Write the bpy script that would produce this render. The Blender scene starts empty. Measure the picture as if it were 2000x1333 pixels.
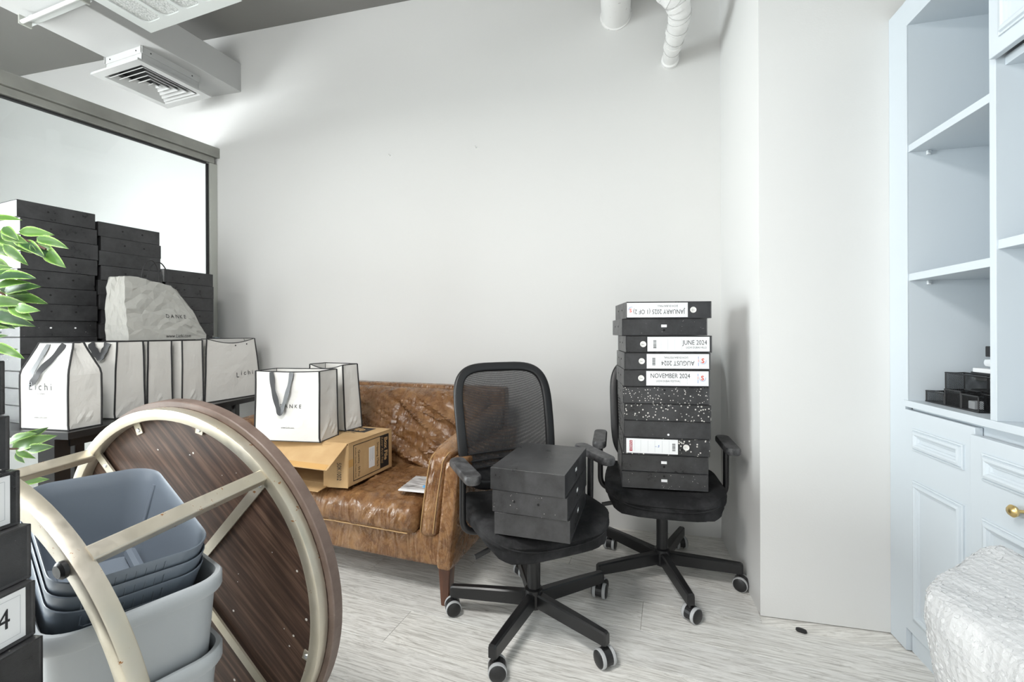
import bpy, bmesh, math, random
from mathutils import Vector, Matrix, noise
random.seed(7)
R = math.radians
scene = bpy.context.scene
C = scene.collection
H = 1.1                       # camera height
F = 863.0                     # focal length in pixels of a 2000 px wide frame

# ------------------------------------------------------------------ camera, world, lights, exposure
cam_d = bpy.data.cameras.new('camera')
cam = bpy.data.objects.new('camera', cam_d)
C.objects.link(cam)
cam.location = (0, 0, H)
cam.rotation_euler = (R(90), R(0.2), 0)
cam_d.sensor_width = 36.0
cam_d.lens = F / 2000 * 36.0
cam_d.shift_y = -(666.5 - 650) / 2000
cam_d.clip_start = 0.02
scene.camera = cam

world = bpy.data.worlds.new('world')
scene.world = world
world.use_nodes = True
world.node_tree.nodes['Background'].inputs[0].default_value = (0.94, 0.97, 1.0, 1)
world.node_tree.nodes['Background'].inputs[1].default_value = 1.0


def area_light(name, loc, size, aim, power, color):
    d = bpy.data.lights.new(name, 'AREA')
    d.shape = 'RECTANGLE'
    d.size, d.size_y = size
    d.energy = power
    d.color = color
    o = bpy.data.objects.new(name, d)
    C.objects.link(o)
    o.location = loc
    v = Vector(aim) - Vector(loc)
    o.rotation_euler = v.to_track_quat('-Z', 'Y').to_euler()
    return o


# daylight entering by the windows of the two walls outside the frame
area_light('daylight_side_window', (-5.05, 0.55, 1.35), (2.6, 1.9), (-3.0, 0.55, 1.35), 265, (0.98, 0.99, 1.0))
area_light('daylight_front_window', (-3.2, -2.75, 1.45), (2.8, 1.9), (-3.2, 0.0, 1.45), 62, (0.99, 0.995, 1.0))

vs = scene.view_settings
vs.view_transform = 'Standard'
vs.look = 'None'
vs.gamma = 1.0
vs.use_curve_mapping = False
vs.exposure = 0.55
scene.cycles.max_bounces = 7
scene.cycles.diffuse_bounces = 4
scene.cycles.glossy_bounces = 3
scene.cycles.transmission_bounces = 4
scene.cycles.transparent_max_bounces = 12

# ------------------------------------------------------------------ materials
MATS = {}


def mat(name, color, rough=0.5, metal=0.0, spec=0.5, **kw):
    m = bpy.data.materials.new(name)
    m.use_nodes = True
    b = m.node_tree.nodes['Principled BSDF']
    b.inputs['Base Color'].default_value = (*color, 1)
    b.inputs['Roughness'].default_value = rough
    b.inputs['Metallic'].default_value = metal
    b.inputs['Specular IOR Level'].default_value = spec
    for k, v in kw.items():
        b.inputs[k.replace('_', ' ')].default_value = v
    MATS[name] = m
    return m


class NT:
    """small wrapper for wiring nodes"""
    def __init__(self, m):
        self.t = m.node_tree
        self.b = self.t.nodes['Principled BSDF']
        self.out = self.t.nodes['Material Output']

    def n(self, typ, ins=None, **props):
        nd = self.t.nodes.new(typ)
        for k, v in props.items():
            setattr(nd, k, v)
        for k, v in (ins or {}).items():
            if isinstance(v, bpy.types.NodeSocket):
                self.t.links.new(v, nd.inputs[k])
            else:
                nd.inputs[k].default_value = v
        return nd

    def link(self, a, b):
        self.t.links.new(a, b)

    def coords(self, kind='Object', scale=(1, 1, 1), rnd=False, rot=(0, 0, 0)):
        c = self.n('ShaderNodeTexCoord').outputs[kind]
        if rnd:
            r = self.n('ShaderNodeObjectInfo').outputs['Random']
            mul = self.n('ShaderNodeMath', {0: r, 1: 37.0}, operation='MULTIPLY').outputs[0]
            c = self.n('ShaderNodeVectorMath', {0: c, 1: mul}, operation='ADD').outputs[0]
        mp = self.n('ShaderNodeMapping', {'Vector': c, 'Scale': scale, 'Rotation': rot})
        return mp.outputs[0]

    def noise(self, vec, scale, detail=4, rough=0.55, dist=0.0):
        return self.n('ShaderNodeTexNoise', {'Vector': vec, 'Scale': scale, 'Detail': detail, 'Roughness': rough, 'Distortion': dist}).outputs['Fac']

    def ramp(self, fac, stops, interp='LINEAR'):
        r = self.n('ShaderNodeValToRGB', {0: fac})
        cr = r.color_ramp
        cr.interpolation = interp
        while len(cr.elements) < len(stops):
            cr.elements.new(0.5)
        for e, (p, c) in zip(cr.elements, stops):
            e.position = p
            e.color = (*c, 1) if len(c) == 3 else c
        return r.outputs[0]

    def mix(self, fac, a, b, blend='MIX'):
        m = self.n('ShaderNodeMix', data_type='RGBA', blend_type=blend)
        for i, v in ((0, fac), (6, a), (7, b)):
            if isinstance(v, bpy.types.NodeSocket):
                self.link(v, m.inputs[i])
            else:
                m.inputs[i].default_value = v if i == 0 else (*v, 1)
        return m.outputs[2]

    def bump(self, h, strength, dist=0.01, prev=None):
        ins = {'Height': h, 'Strength': strength, 'Distance': dist}
        if prev is not None:
            ins['Normal'] = prev
        return self.n('ShaderNodeBump', ins).outputs[0]

    def set(self, color=None, rough=None, normal=None, alpha=None):
        for k, v in (('Base Color', color), ('Roughness', rough), ('Normal', normal), ('Alpha', alpha)):
            if v is not None:
                self.link(v, self.b.inputs[k])


# painted walls with a faint roller texture
for nm, col in (('wall_paint', (0.70, 0.70, 0.69)), ('ceiling_paint', (0.23, 0.225, 0.215)), ('duct_paint', (0.53, 0.535, 0.53))):
    n = NT(mat(nm, col, 0.75, spec=0.25))
    v = n.coords('Object')
    n.set(normal=n.bump(n.noise(v, 160, 3), 0.10, 0.003))
mat('lamp_frame', (0.70, 0.73, 0.72), 0.45)
n = NT(mat('lamp_lens', (0.80, 0.81, 0.80), 0.35))
v = n.coords('Object', (150, 150, 150))
wv = n.n('ShaderNodeTexVoronoi', {'Vector': v, 'Scale': 1.0}, distance='CHEBYCHEV').outputs['Distance']
n.set(color=n.ramp(wv, [(0.1, (0.85, 0.86, 0.85)), (0.62, (0.50, 0.52, 0.51))]), normal=n.bump(wv, 0.6, 0.004))
mat('added_lamp_lens', (0.9, 0.9, 0.88), 0.4, Emission_Color=(1.0, 0.985, 0.96, 1), Emission_Strength=3.0)  # glowing lens used only by the added, unseen ceiling lamps
n = NT(mat('rail_metal', (0.36, 0.36, 0.33), 0.42, 0.55))
n.set(color=n.ramp(n.noise(n.coords('Object', (2, 2, 2)), 3), [(0.3, (0.30, 0.30, 0.275)), (0.7, (0.40, 0.40, 0.37))]))
mat('post_metal', (0.52, 0.53, 0.49), 0.4, 0.4)
mat('gasket', (0.015, 0.015, 0.016), 0.6)
mat('blue_grey_metal', (0.40, 0.47, 0.53), 0.5)

# clear pane: see-through with a faint mirror image
m = mat('glass', (1, 1, 1), 0.02)
n = NT(m)
tr = n.n('ShaderNodeBsdfTransparent', {'Color': (0.97, 0.985, 0.985, 1)})
gl = n.n('ShaderNodeBsdfGlossy', {'Color': (1, 1, 1, 1), 'Roughness': 0.01})
fr = n.n('ShaderNodeFresnel', {'IOR': 1.35})
mx = n.n('ShaderNodeMixShader', {0: fr.outputs[0], 1: tr.outputs[0], 2: gl.outputs[0]})
n.link(mx.outputs[0], n.out.inputs[0])

# whitewashed oak planks
n = NT(mat('oak_plank', (0.55, 0.53, 0.50), 0.42, spec=0.4))
v = n.coords('Object', (1, 1, 1), rnd=True)
warp = n.noise(n.n('ShaderNodeMapping', {'Vector': v, 'Scale': (1.3, 5, 1)}).outputs[0], 1.6, 3)
vm = n.n('ShaderNodeMapping', {'Vector': v, 'Scale': (2.0, 62, 1)}).outputs[0]
wv = n.n('ShaderNodeVectorMath', {0: vm, 1: n.n('ShaderNodeMath', {0: warp, 1: 7.0}, operation='MULTIPLY').outputs[0]}, operation='ADD').outputs[0]
g1 = n.noise(wv, 1.6, 8, 0.68)
g2 = n.noise(n.n('ShaderNodeMapping', {'Vector': v, 'Scale': (9, 230, 1)}).outputs[0], 1.0, 4, 0.6)
col = n.ramp(g1, [(0.28, (0.40, 0.385, 0.36)), (0.42, (0.68, 0.67, 0.64)), (0.56, (0.84, 0.835, 0.81)), (0.75, (0.88, 0.875, 0.86))])
col = n.mix(n.ramp(g2, [(0.37, (0.6,) * 3), (0.47, (0, 0, 0))]), col, (0.36, 0.345, 0.32))
rnd = n.n('ShaderNodeObjectInfo').outputs['Random']
col = n.mix(1.0, col, n.ramp(rnd, [(0, (0.90, 0.90, 0.90)), (1, (1.03, 1.02, 1.0))]), 'MULTIPLY')
n.set(color=col, normal=n.bump(g2, 0.12, 0.002), rough=n.ramp(g1, [(0.3, (0.55,) * 3), (0.7, (0.38,) * 3)]))

n = NT(mat('cabinet_paint', (0.58, 0.635, 0.68), 0.38, spec=0.45))
n.set(normal=n.bump(n.noise(n.coords('Object'), 90, 2), 0.03, 0.002))
n = NT(mat('pvc_white', (0.84, 0.84, 0.83), 0.4))
v = n.coords('Object')
n.set(color=n.ramp(n.noise(v, 60, 2), [(0.24, (0.35, 0.33, 0.30)), (0.29, (0.84, 0.84, 0.83))]))
n = NT(mat('wrap_tape', (0.80, 0.80, 0.79), 0.45))
n.set(normal=n.bump(n.noise(n.coords('Object', (1, 1, 5)), 40, 3), 0.4, 0.006))

mat('tape_seam', (0.50, 0.50, 0.49), 0.6)

# black embossed file board: plain, scuffed and paint-spattered
for nm, specks in (('file_board', 0), ('file_board_dusty', 1), ('file_board_spattered', 2)):
    n = NT(mat(nm, (0.018, 0.018, 0.02), 0.42))
    v = n.coords('Object', rnd=True)
    emb = n.noise(v, 700, 2)
    scuff = n.noise(v, 9, 6, 0.7)
    col = n.ramp(scuff, [(0.35, (0.015, 0.015, 0.016)), (0.74, (0.055, 0.055, 0.058))])
    if specks:
        vo = n.n('ShaderNodeTexVoronoi', {'Vector': v, 'Scale': 105.0 if specks == 1 else 95.0, 'Randomness': 1.0})
        rad = n.n('ShaderNodeMath', {0: vo.outputs['Color'], 1: (0.16 if specks == 1 else 0.36)}, operation='MULTIPLY').outputs[0]
        hit = n.n('ShaderNodeMath', {0: vo.outputs['Distance'], 1: rad}, operation='LESS_THAN').outputs[0]
        gate = n.n('ShaderNodeMath', {0: n.noise(v, 22, 2), 1: 0.52 if specks == 1 else 0.40}, operation='GREATER_THAN').outputs[0]
        hit = n.n('ShaderNodeMath', {0: hit, 1: gate}, operation='MULTIPLY').outputs[0]
        col = n.mix(hit, col, (0.62, 0.60, 0.56))
    n.set(color=col, normal=n.bump(emb, 0.22, 0.0012), rough=n.ramp(scuff, [(0.3, (0.24,) * 3), (0.7, (0.46,) * 3)]))
mat('hole_black', (0.004, 0.004, 0.004), 0.8)
mat('label_paper', (0.82, 0.83, 0.84), 0.6)
mat('label_grey_line', (0.50, 0.52, 0.54), 0.7)
mat('ring_metal', (0.85, 0.84, 0.80), 0.3, 0.3)
mat('ink_black', (0.012, 0.012, 0.014), 0.6)
mat('ink_red', (0.70, 0.09, 0.05), 0.6)
mat('ink_blue', (0.03, 0.14, 0.50), 0.6)
mat('ink_maroon', (0.42, 0.05, 0.07), 0.6)
mat('file_white_card', (0.74, 0.75, 0.76), 0.35)

# leather
n = NT(mat('leather', (0.2, 0.1, 0.05), 0.36, spec=0.5))
v = n.coords('Object')
big = n.noise(v, 5.5, 6, 0.65)
mid = n.noise(v, 26, 5, 0.65)
fine = n.n('ShaderNodeTexVoronoi', {'Vector': v, 'Scale': 210.0}, feature='DISTANCE_TO_EDGE').outputs['Distance']
wr = n.noise(n.coords('Object', (3.2, 1.2, 1.2)), 5, 3, 0.5, 1.4)
col = n.ramp(big, [(0.30, (0.085, 0.036, 0.015)), (0.50, (0.180, 0.085, 0.036)), (0.68, (0.30, 0.17, 0.085))])
col = n.mix(n.ramp(mid, [(0.45, (0, 0, 0)), (0.75, (0.6,) * 3)]), col, (0.36, 0.19, 0.07))
crk = n.noise(n.coords('Object', (1.5, 3, 1.5)), 14, 8, 0.7, 1.2)
col = n.mix(n.ramp(crk, [(0.485, (0, 0, 0)), (0.5, (0.5,) * 3), (0.515, (0, 0, 0))]), col, (0.42, 0.27, 0.14))
b1 = n.bump(wr, 0.5, 0.035)
b2 = n.bump(mid, 0.14, 0.008, b1)
b3 = n.bump(fine, 0.18, 0.002, b2)
n.set(color=col, normal=b3, rough=n.ramp(mid, [(0.3, (0.20,) * 3), (0.7, (0.36,) * 3)]))
mat('leather_thread', (0.42, 0.26, 0.11), 0.6)
n = NT(mat('wood_leg', (0.07, 0.03, 0.018), 0.4))
n.set(color=n.ramp(n.noise(n.coords('Object', (14, 14, 2)), 3, 5), [(0.3, (0.05, 0.02, 0.012)), (0.6, (0.11, 0.045, 0.025)), (0.8, (0.30, 0.17, 0.07))]))

n = NT(mat('cardboard', (0.52, 0.34, 0.17), 0.75, spec=0.2))
v = n.coords('Object')
cl = n.noise(n.coords('Object', (1, 1, 60)), 4, 3)
n.set(color=n.ramp(n.noise(v, 7, 4), [(0.3, (0.47, 0.30, 0.145)), (0.7, (0.60, 0.41, 0.215))]), normal=n.bump(cl, 0.18, 0.003))
mat('packing_tape', (0.56, 0.33, 0.12), 0.25)
n = NT(mat('white_paper', (0.71, 0.70, 0.675), 0.55, spec=0.3))
v = n.coords('Object')
n.set(normal=n.bump(n.noise(v, 9, 4, 0.6, 0.8), 0.22, 0.02))
n = NT(mat('grey_paper', (0.475, 0.475, 0.45), 0.7, spec=0.2))
v = n.coords('Object')
vo = n.n('ShaderNodeTexVoronoi', {'Vector': n.coords('Object', (1, 1, 1)), 'Scale': 17.0}, feature='F2')
n.set(normal=n.bump(vo.outputs['Distance'], 0.35, 0.012, n.bump(n.noise(v, 14, 5), 0.3, 0.012)))
mat('ribbon', (0.045, 0.046, 0.05), 0.32)
mat('trim_black', (0.02, 0.02, 0.022), 0.5)

n = NT(mat('black_plastic', (0.013, 0.013, 0.014), 0.4))
n.set(normal=n.bump(n.noise(n.coords('Object'), 500, 2), 0.06, 0.001))
n = NT(mat('arm_pad_plastic', (0.05, 0.05, 0.053), 0.42))
n.set(color=n.ramp(n.noise(n.coords('Object'), 18, 5, 0.7), [(0.4, (0.026, 0.026, 0.028)), (0.72, (0.15, 0.15, 0.155))]))
mat('black_steel', (0.011, 0.011, 0.012), 0.34)
n = NT(mat('seat_fabric', (0.028, 0.028, 0.03), 0.85, spec=0.2))
v = n.coords('Object')
n.set(color=n.ramp(n.noise(v, 6, 5, 0.7), [(0.45, (0.014, 0.014, 0.015)), (0.80, (0.055, 0.055, 0.058))]), normal=n.bump(n.noise(v, 900, 2), 0.4, 0.001))
m = mat('mesh_fabric', (0.02, 0.02, 0.022), 0.7)
n = NT(m)
v = n.coords('Object', (330, 330, 330))
ch = n.n('ShaderNodeTexVoronoi', {'Vector': v, 'Scale': 1.0, 'Randomness': 0.15}, distance='MANHATTAN').outputs['Distance']
n.set(alpha=n.ramp(ch, [(0.28, (0.45,) * 3), (0.62, (0.88,) * 3)]))
mat('caster_tread', (0.42, 0.43, 0.44), 0.5)
m = mat('wire_mesh', (0.02, 0.02, 0.021), 0.45, 0.3)
n = NT(m)
sx = n.n('ShaderNodeSeparateXYZ', {0: n.coords('Object', (560, 560, 560))}).outputs
run = n.n('ShaderNodeMath', {0: sx[0], 1: sx[1]}, operation='ADD').outputs[0]
wires = []
for op in ('ADD', 'SUBTRACT'):
    w_ = n.n('ShaderNodeMath', {0: n.n('ShaderNodeMath', {0: run, 1: sx[2]}, operation=op).outputs[0]}, operation='SINE').outputs[0]
    w_ = n.n('ShaderNodeMath', {0: w_}, operation='ABSOLUTE').outputs[0]
    wires.append(n.n('ShaderNodeMath', {0: w_, 1: 0.20}, operation='LESS_THAN').outputs[0])
n.set(alpha=n.n('ShaderNodeMath', {0: wires[0], 1: wires[1]}, operation='MAXIMUM').outputs[0])

for nm, c in (('bin_plastic_dark', (0.155, 0.185, 0.225)), ('bin_plastic_light', (0.36, 0.385, 0.405))):
    n = NT(mat(nm, c, 0.40))
    n.set(normal=n.bump(n.noise(n.coords('Object'), 330, 2), 0.08, 0.001))
n = NT(mat('nickel', (0.60, 0.565, 0.49), 0.36, 0.75))
v = n.coords('Object')
rust = n.noise(v, 30, 5, 0.75)
col = n.mix(n.ramp(n.noise(v, 5, 4), [(0.3, (0, 0, 0)), (0.7, (1, 1, 1))]), (0.58, 0.54, 0.465), (0.46, 0.42, 0.31))
n.set(color=n.mix(n.ramp(rust, [(0.655, (0, 0, 0)), (0.68, (1, 1, 1))]), col, (0.30, 0.13, 0.04)), rough=n.ramp(rust, [(0.3, (0.28,) * 3), (0.8, (0.55,) * 3)]))
n = NT(mat('wenge', (0.05, 0.03, 0.022), 0.55, spec=0.3))
v = n.n('ShaderNodeMapping', {'Vector': n.coords('Object', rot=(0, 0, R(43))), 'Scale': (3.2, 75, 3)}).outputs[0]
g = n.noise(v, 1.0, 6, 0.6, 0.3)
col = n.ramp(g, [(0.30, (0.026, 0.014, 0.010)), (0.50, (0.060, 0.033, 0.023)), (0.68, (0.135, 0.082, 0.056))])
vo = n.n('ShaderNodeTexVoronoi', {'Vector': n.coords('Object'), 'Scale': 42.0})
hit = n.n('ShaderNodeMath', {0: vo.outputs['Distance'], 1: n.n('ShaderNodeMath', {0: vo.outputs['Color'], 1: 0.17}, operation='MULTIPLY').outputs[0]}, operation='LESS_THAN').outputs[0]
gate = n.n('ShaderNodeMath', {0: n.noise(n.coords('Object'), 8, 2), 1: 0.55}, operation='GREATER_THAN').outputs[0]
col = n.mix(n.n('ShaderNodeMath', {0: hit, 1: gate}, operation='MULTIPLY').outputs[0], col, (0.6, 0.58, 0.54))
n.set(color=col)
n = NT(mat('brown_edge', (0.13, 0.095, 0.08), 0.5))
v = n.coords('Object')
n.set(color=n.ramp(n.noise(v, 12, 6, 0.7), [(0.35, (0.105, 0.07, 0.055)), (0.72, (0.17, 0.125, 0.105)), (0.80, (0.36, 0.31, 0.28))]))
mat('screw_zinc', (0.75, 0.78, 0.80), 0.3, 0.8)

m = mat('leaf', (0.1, 0.3, 0.05), 0.42)
n = NT(m)
at = n.n('ShaderNodeAttribute', attribute_name='edge').outputs['Fac']
no = n.noise(n.coords('Object', (30, 6, 30), rnd=True), 2, 3)
sm = n.n('ShaderNodeMath', {0: at, 1: n.n('ShaderNodeMath', {0: no, 1: 0.35}, operation='MULTIPLY').outputs[0]}, operation='ADD').outputs[0]
rr = n.n('ShaderNodeObjectInfo').outputs['Random']
green = n.mix(rr, (0.018, 0.060, 0.018), (0.085, 0.20, 0.03))
col = n.mix(n.ramp(sm, [(0.80, (0, 0, 0)), (1.0, (1, 1, 1))]), green, (0.20, 0.38, 0.07))
col = n.mix(n.ramp(n.n('ShaderNodeMath', {0: sm, 1: 0.5}, operation='MULTIPLY').outputs[0], [(0.555, (0, 0, 0)), (0.60, (1, 1, 1))]), col, (0.74, 0.74, 0.48))
n.set(color=col)
n.b.inputs['Transmission Weight'].default_value = 0.0
mat('bark', (0.09, 0.05, 0.035), 0.8)
mat('terracotta_grey', (0.16, 0.16, 0.165), 0.6)
mat('soil', (0.03, 0.02, 0.014), 0.9)

m = mat('bubble_film', (0.80, 0.815, 0.83), 0.16, spec=0.6)
n = NT(m)
v = n.coords('Object')
vo = n.n('ShaderNodeTexVoronoi', {'Vector': v, 'Scale': 62.0, 'Randomness': 0.35}).outputs['Distance']
n.b.inputs['Transmission Weight'].default_value = 0.18
n.set(normal=n.bump(vo, 0.38, 0.008, n.bump(n.noise(n.coords('Object', (3, 1, 1)), 16, 6, 0.7, 1.0), 0.45, 0.02)))
mat('brass', (0.62, 0.46, 0.20), 0.3, 0.9)
mat('clear_plastic', (0.75, 0.78, 0.80), 0.2)
mat('teal_card', (0.02, 0.25, 0.30), 0.5)
mat('blue_print', (0.10, 0.42, 0.80), 0.4)
n = NT(mat('magazine_print', (0.55, 0.55, 0.56), 0.35))
n.set(color=n.ramp(n.noise(n.coords('Object', (12, 60, 1)), 1.2, 5), [(0.35, (0.12, 0.12, 0.12)), (0.5, (0.52, 0.52, 0.53)), (0.62, (0.80, 0.80, 0.81))]))
mat('purple_cloth', (0.33, 0.31, 0.42), 0.8)


# ------------------------------------------------------------------ mesh helpers
def link(name, me, material=None, parent=None, smooth=False):
    if material:
        me.materials.clear()
        me.materials.append(MATS[material])
    if smooth:
        me.polygons.foreach_set('use_smooth', [True] * len(me.polygons))
        me.set_sharp_from_angle(angle=R(42))
    o = bpy.data.objects.new(name, me)
    C.objects.link(o)
    if parent is not None:
        o.parent = parent
    return o


def mesh(name, verts, faces):
    me = bpy.data.meshes.new(name)
    me.from_pydata([tuple(v) for v in verts], [], faces)
    me.update()
    return me


def from_bm(name, bm):
    me = bpy.data.meshes.new(name)
    bm.normal_update()
    bm.to_mesh(me)
    bm.free()
    return me


def fix_normals(me):
    bm = bmesh.new()
    bm.from_mesh(me)
    bmesh.ops.recalc_face_normals(bm, faces=bm.faces)
    bm.to_mesh(me)
    bm.free()
    return me


def box_me(lo, hi, bev=0.0, seg=2, name='box', M=None):
    bm = bmesh.new()
    lo, hi = Vector(lo), Vector(hi)
    bmesh.ops.create_cube(bm, size=1.0)
    for v in bm.verts:
        v.co = Vector([(lo[i] + hi[i]) / 2 + v.co[i] * (hi[i] - lo[i]) for i in range(3)])
    if bev > 0:
        bmesh.ops.bevel(bm, geom=bm.edges[:], offset=bev, segments=seg, affect='EDGES', profile=0.5)
    if M is not None:
        bm.transform(M)
    return from_bm(name, bm)


def box(name, lo, hi, material, parent=None, bev=0.0, seg=2, smooth=False, M=None):
    return link(name, box_me(lo, hi, bev, seg, name, M), material, parent, smooth)


def sweep_geo(path, prof, closed=False, up=Vector((0, 0, 1)), caps=True, scale=None):
    """carry a closed 2-D profile along a 3-D path"""
    path = [Vector(p) for p in path]
    N = len(path)
    k = len(prof)
    verts, faces = [], []
    prev = None
    for i, p in enumerate(path):
        if closed:
            t = path[(i + 1) % N] - path[i - 1]
        else:
            t = path[min(i + 1, N - 1)] - path[max(i - 1, 0)]
        t.normalize()
        if prev is None:
            s = t.cross(up)
            if s.length < 1e-4:
                s = t.cross(Vector((1, 0, 0)))
        else:
            s = prev - t * prev.dot(t)
        s.normalize()
        prev = s
        w = s.cross(t)
        sc = scale[i] if scale else 1.0
        for a, b in prof:
            verts.append(p + s * a * sc + w * b * sc)
    rng = N if closed else N - 1
    for i in range(rng):
        for j in range(k):
            a = i * k + j
            b = i * k + (j + 1) % k
            c = ((i + 1) % N) * k + (j + 1) % k
            d = ((i + 1) % N) * k + j
            faces.append((a, b, c, d))
    if caps and not closed:
        faces.append(tuple(range(k)))
        faces.append(tuple((N - 1) * k + j for j in reversed(range(k))))
    return verts, faces


def sweep(name, path, prof, material, parent=None, smooth=True, **kw):
    me = fix_normals(mesh(name, *sweep_geo(path, prof, **kw)))
    return link(name, me, material, parent, smooth)


def circ(r, k=10):
    return [(r * math.cos(2 * math.pi * i / k), r * math.sin(2 * math.pi * i / k)) for i in range(k)]


def rect(a, b, r=0.0):
    if r <= 0:
        return [(-a / 2, -b / 2), (a / 2, -b / 2), (a / 2, b / 2), (-a / 2, b / 2)]
    return rrect(a, b, r, 3)


def rrect(a, b, r, seg=5):
    pts = []
    for cx, cy, a0 in ((a / 2 - r, b / 2 - r, 0), (-a / 2 + r, b / 2 - r, 90), (-a / 2 + r, -b / 2 + r, 180), (a / 2 - r, -b / 2 + r, 270)):
        for i in range(seg + 1):
            t = R(a0 + 90 * i / seg)
            pts.append((cx + r * math.cos(t), cy + r * math.sin(t)))
    return pts


def loft(name, loops, material, parent=None, smooth=True, cap0=True, cap1=True, wrap=False):
    k = len(loops[0])
    verts = [v for L in loops for v in L]
    faces = []
    rng = len(loops) if wrap else len(loops) - 1
    for i in range(rng):
        i2 = (i + 1) % len(loops)
        for j in range(k):
            faces.append((i * k + j, i * k + (j + 1) % k, i2 * k + (j + 1) % k, i2 * k + j))
    if not wrap:
        if cap0:
            faces.append(tuple(reversed(range(k))))
        if cap1:
            faces.append(tuple((len(loops) - 1) * k + j for j in range(k)))
    me = fix_normals(mesh(name, verts, faces))
    return link(name, me, material, parent, smooth)


def lathe(name, prof, material, parent=None, k=24, M=None, smooth=True):
    loops = []
    for r, z in prof:
        loops.append([Vector((max(r, 1e-4) * math.cos(2 * math.pi * j / k), max(r, 1e-4) * math.sin(2 * math.pi * j / k), z)) for j in range(k)])
    if M is not None:
        loops = [[M @ v for v in L] for L in loops]
    return loft(name, loops, material, parent, smooth)


def tube(name, path, r, material, parent=None, k=10, **kw):
    return sweep(name, path, circ(r, k), material, parent, **kw)


def smooth_path(pts, n=6, closed=False):
    """Catmull-Rom through the points"""
    P = [Vector(p) for p in pts]
    N = len(P)
    out = []
    for i in range(N if closed else N - 1):
        p0 = P[i - 1] if (closed or i > 0) else P[0]
        p1, p2 = P[i], P[(i + 1) % N]
        p3 = P[(i + 2) % N] if (closed or i + 2 < N) else P[-1]
        for j in range(n):
            t = j / n
            out.append(0.5 * ((2 * p1) + (p2 - p0) * t + (2 * p0 - 5 * p1 + 4 * p2 - p3) * t * t + (3 * p1 - p0 - 3 * p2 + p3) * t ** 3))
    if not closed:
        out.append(P[-1])
    return out


def round_corner(pts, r, n=5):
    P = [Vector(p) for p in pts]
    out = [P[0]]
    for i in range(1, len(P) - 1):
        a = (P[i - 1] - P[i]).normalized()
        b = (P[i + 1] - P[i]).normalized()
        q0, q1 = P[i] + a * r, P[i] + b * r
        for j in range(n + 1):
            t = j / n
            out.append((1 - t) ** 2 * q0 + 2 * t * (1 - t) * P[i] + t * t * q1)
    out.append(P[-1])
    return out


def rbox_grid(sx, sy, sz, r, n):
    """rounded box with an even grid on its faces; returns a bmesh centred on the origin"""
    bm = bmesh.new()
    bmesh.ops.create_cube(bm, size=2.0)
    bmesh.ops.subdivide_edges(bm, edges=bm.edges[:], cuts=n, use_grid_fill=True)
    hx, hy, hz = sx / 2, sy / 2, sz / 2
    for v in bm.verts:
        p = Vector((v.co.x * hx, v.co.y * hy, v.co.z * hz))
        q = Vector([max(-h + r, min(h - r, c)) for h, c in zip((hx, hy, hz), p)])
        d = p - q
        if d.length > 1e-9:
            p = q + d.normalized() * r
        v.co = p
    return bm


def text(name, body, size, org, right, up, material, parent, align='LEFT', off=0.0006, squash=1.0, shear=0.0, spacing=1.0, bold=0.0):
    """flat lettering on a surface: org is the baseline point, right and up span the surface"""
    cu = bpy.data.curves.new(name, 'FONT')
    cu.body = body
    cu.size = size
    cu.align_x = align
    cu.shear = shear
    cu.space_character = spacing
    cu.offset = bold
    cu.resolution_u = 3
    tmp = bpy.data.objects.new(name, cu)
    C.objects.link(tmp)
    dg = bpy.context.evaluated_depsgraph_get()
    me = bpy.data.meshes.new_from_object(tmp.evaluated_get(dg))
    bpy.data.objects.remove(tmp)
    rv, uv = Vector(right).normalized(), Vector(up).normalized()
    nv = rv.cross(uv)
    o = Vector(org) + nv * off
    for v in me.vertices:
        v.co = o + rv * (v.co.x * squash) + uv * v.co.y
    return link(name, me, material, parent)


def quad(name, pts, material, parent=None, th=0.0006):
    """thin slab whose outer face is the given 4 points (counter-clockwise seen from outside)"""
    P = [Vector(p) for p in pts]
    nv = (P[1] - P[0]).cross(P[2] - P[1]).normalized()
    V = [p + nv * th for p in P] + P
    k = len(P)
    faces = [tuple(range(k)), tuple(reversed(range(k, 2 * k)))] + [(i, i + k, (i + 1) % k + k, (i + 1) % k) for i in range(k)]
    return link(name, fix_normals(mesh(name, V, faces)), material, parent)


def thing(name, label, cat, loc=(0, 0, 0), rz=0.0, group=None, rot=None):
    o = bpy.data.objects.new(name, None)
    o.empty_display_size = 0.05
    C.objects.link(o)
    o.location = loc
    o.rotation_euler = rot if rot else (0, 0, rz)
    o['label'] = label
    o['category'] = cat
    if group:
        o['group'] = group
    return o


def tag(o, label, cat, group=None):
    o['label'] = label
    o['category'] = cat
    if group:
        o['group'] = group
    return o


def struct(o, label=None, cat=None):
    o['kind'] = 'structure'
    if label:
        o['label'] = label
        o['category'] = cat
    return o


def nz(p, s, seed=0.0):
    return noise.noise(Vector(p) * s + Vector((seed, seed * 1.7, -seed)))


def ridge(p, s, seed=0.0):
    return 1.0 - abs(noise.noise(Vector(p) * s + Vector((seed, -seed, seed * 2.3)))) * 2


def plate_with_holes(name, outer, holes, th, material, parent=None, M=None):
    cu = bpy.data.curves.new(name, 'CURVE')
    cu.dimensions = '2D'
    cu.fill_mode = 'BOTH'
    cu.extrude = th / 2
    for pts in [outer] + holes:
        sp = cu.splines.new('POLY')
        sp.points.add(len(pts) - 1)
        for q, p in zip(sp.points, pts):
            q.co = (p[0], p[1], 0, 1)
        sp.use_cyclic_u = True
    tmp = bpy.data.objects.new(name, cu)
    C.objects.link(tmp)
    dg = bpy.context.evaluated_depsgraph_get()
    me = bpy.data.meshes.new_from_object(tmp.evaluated_get(dg))
    bpy.data.objects.remove(tmp)
    if M is not None:
        me.transform(M)
    return link(name, me, material, parent)


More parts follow.
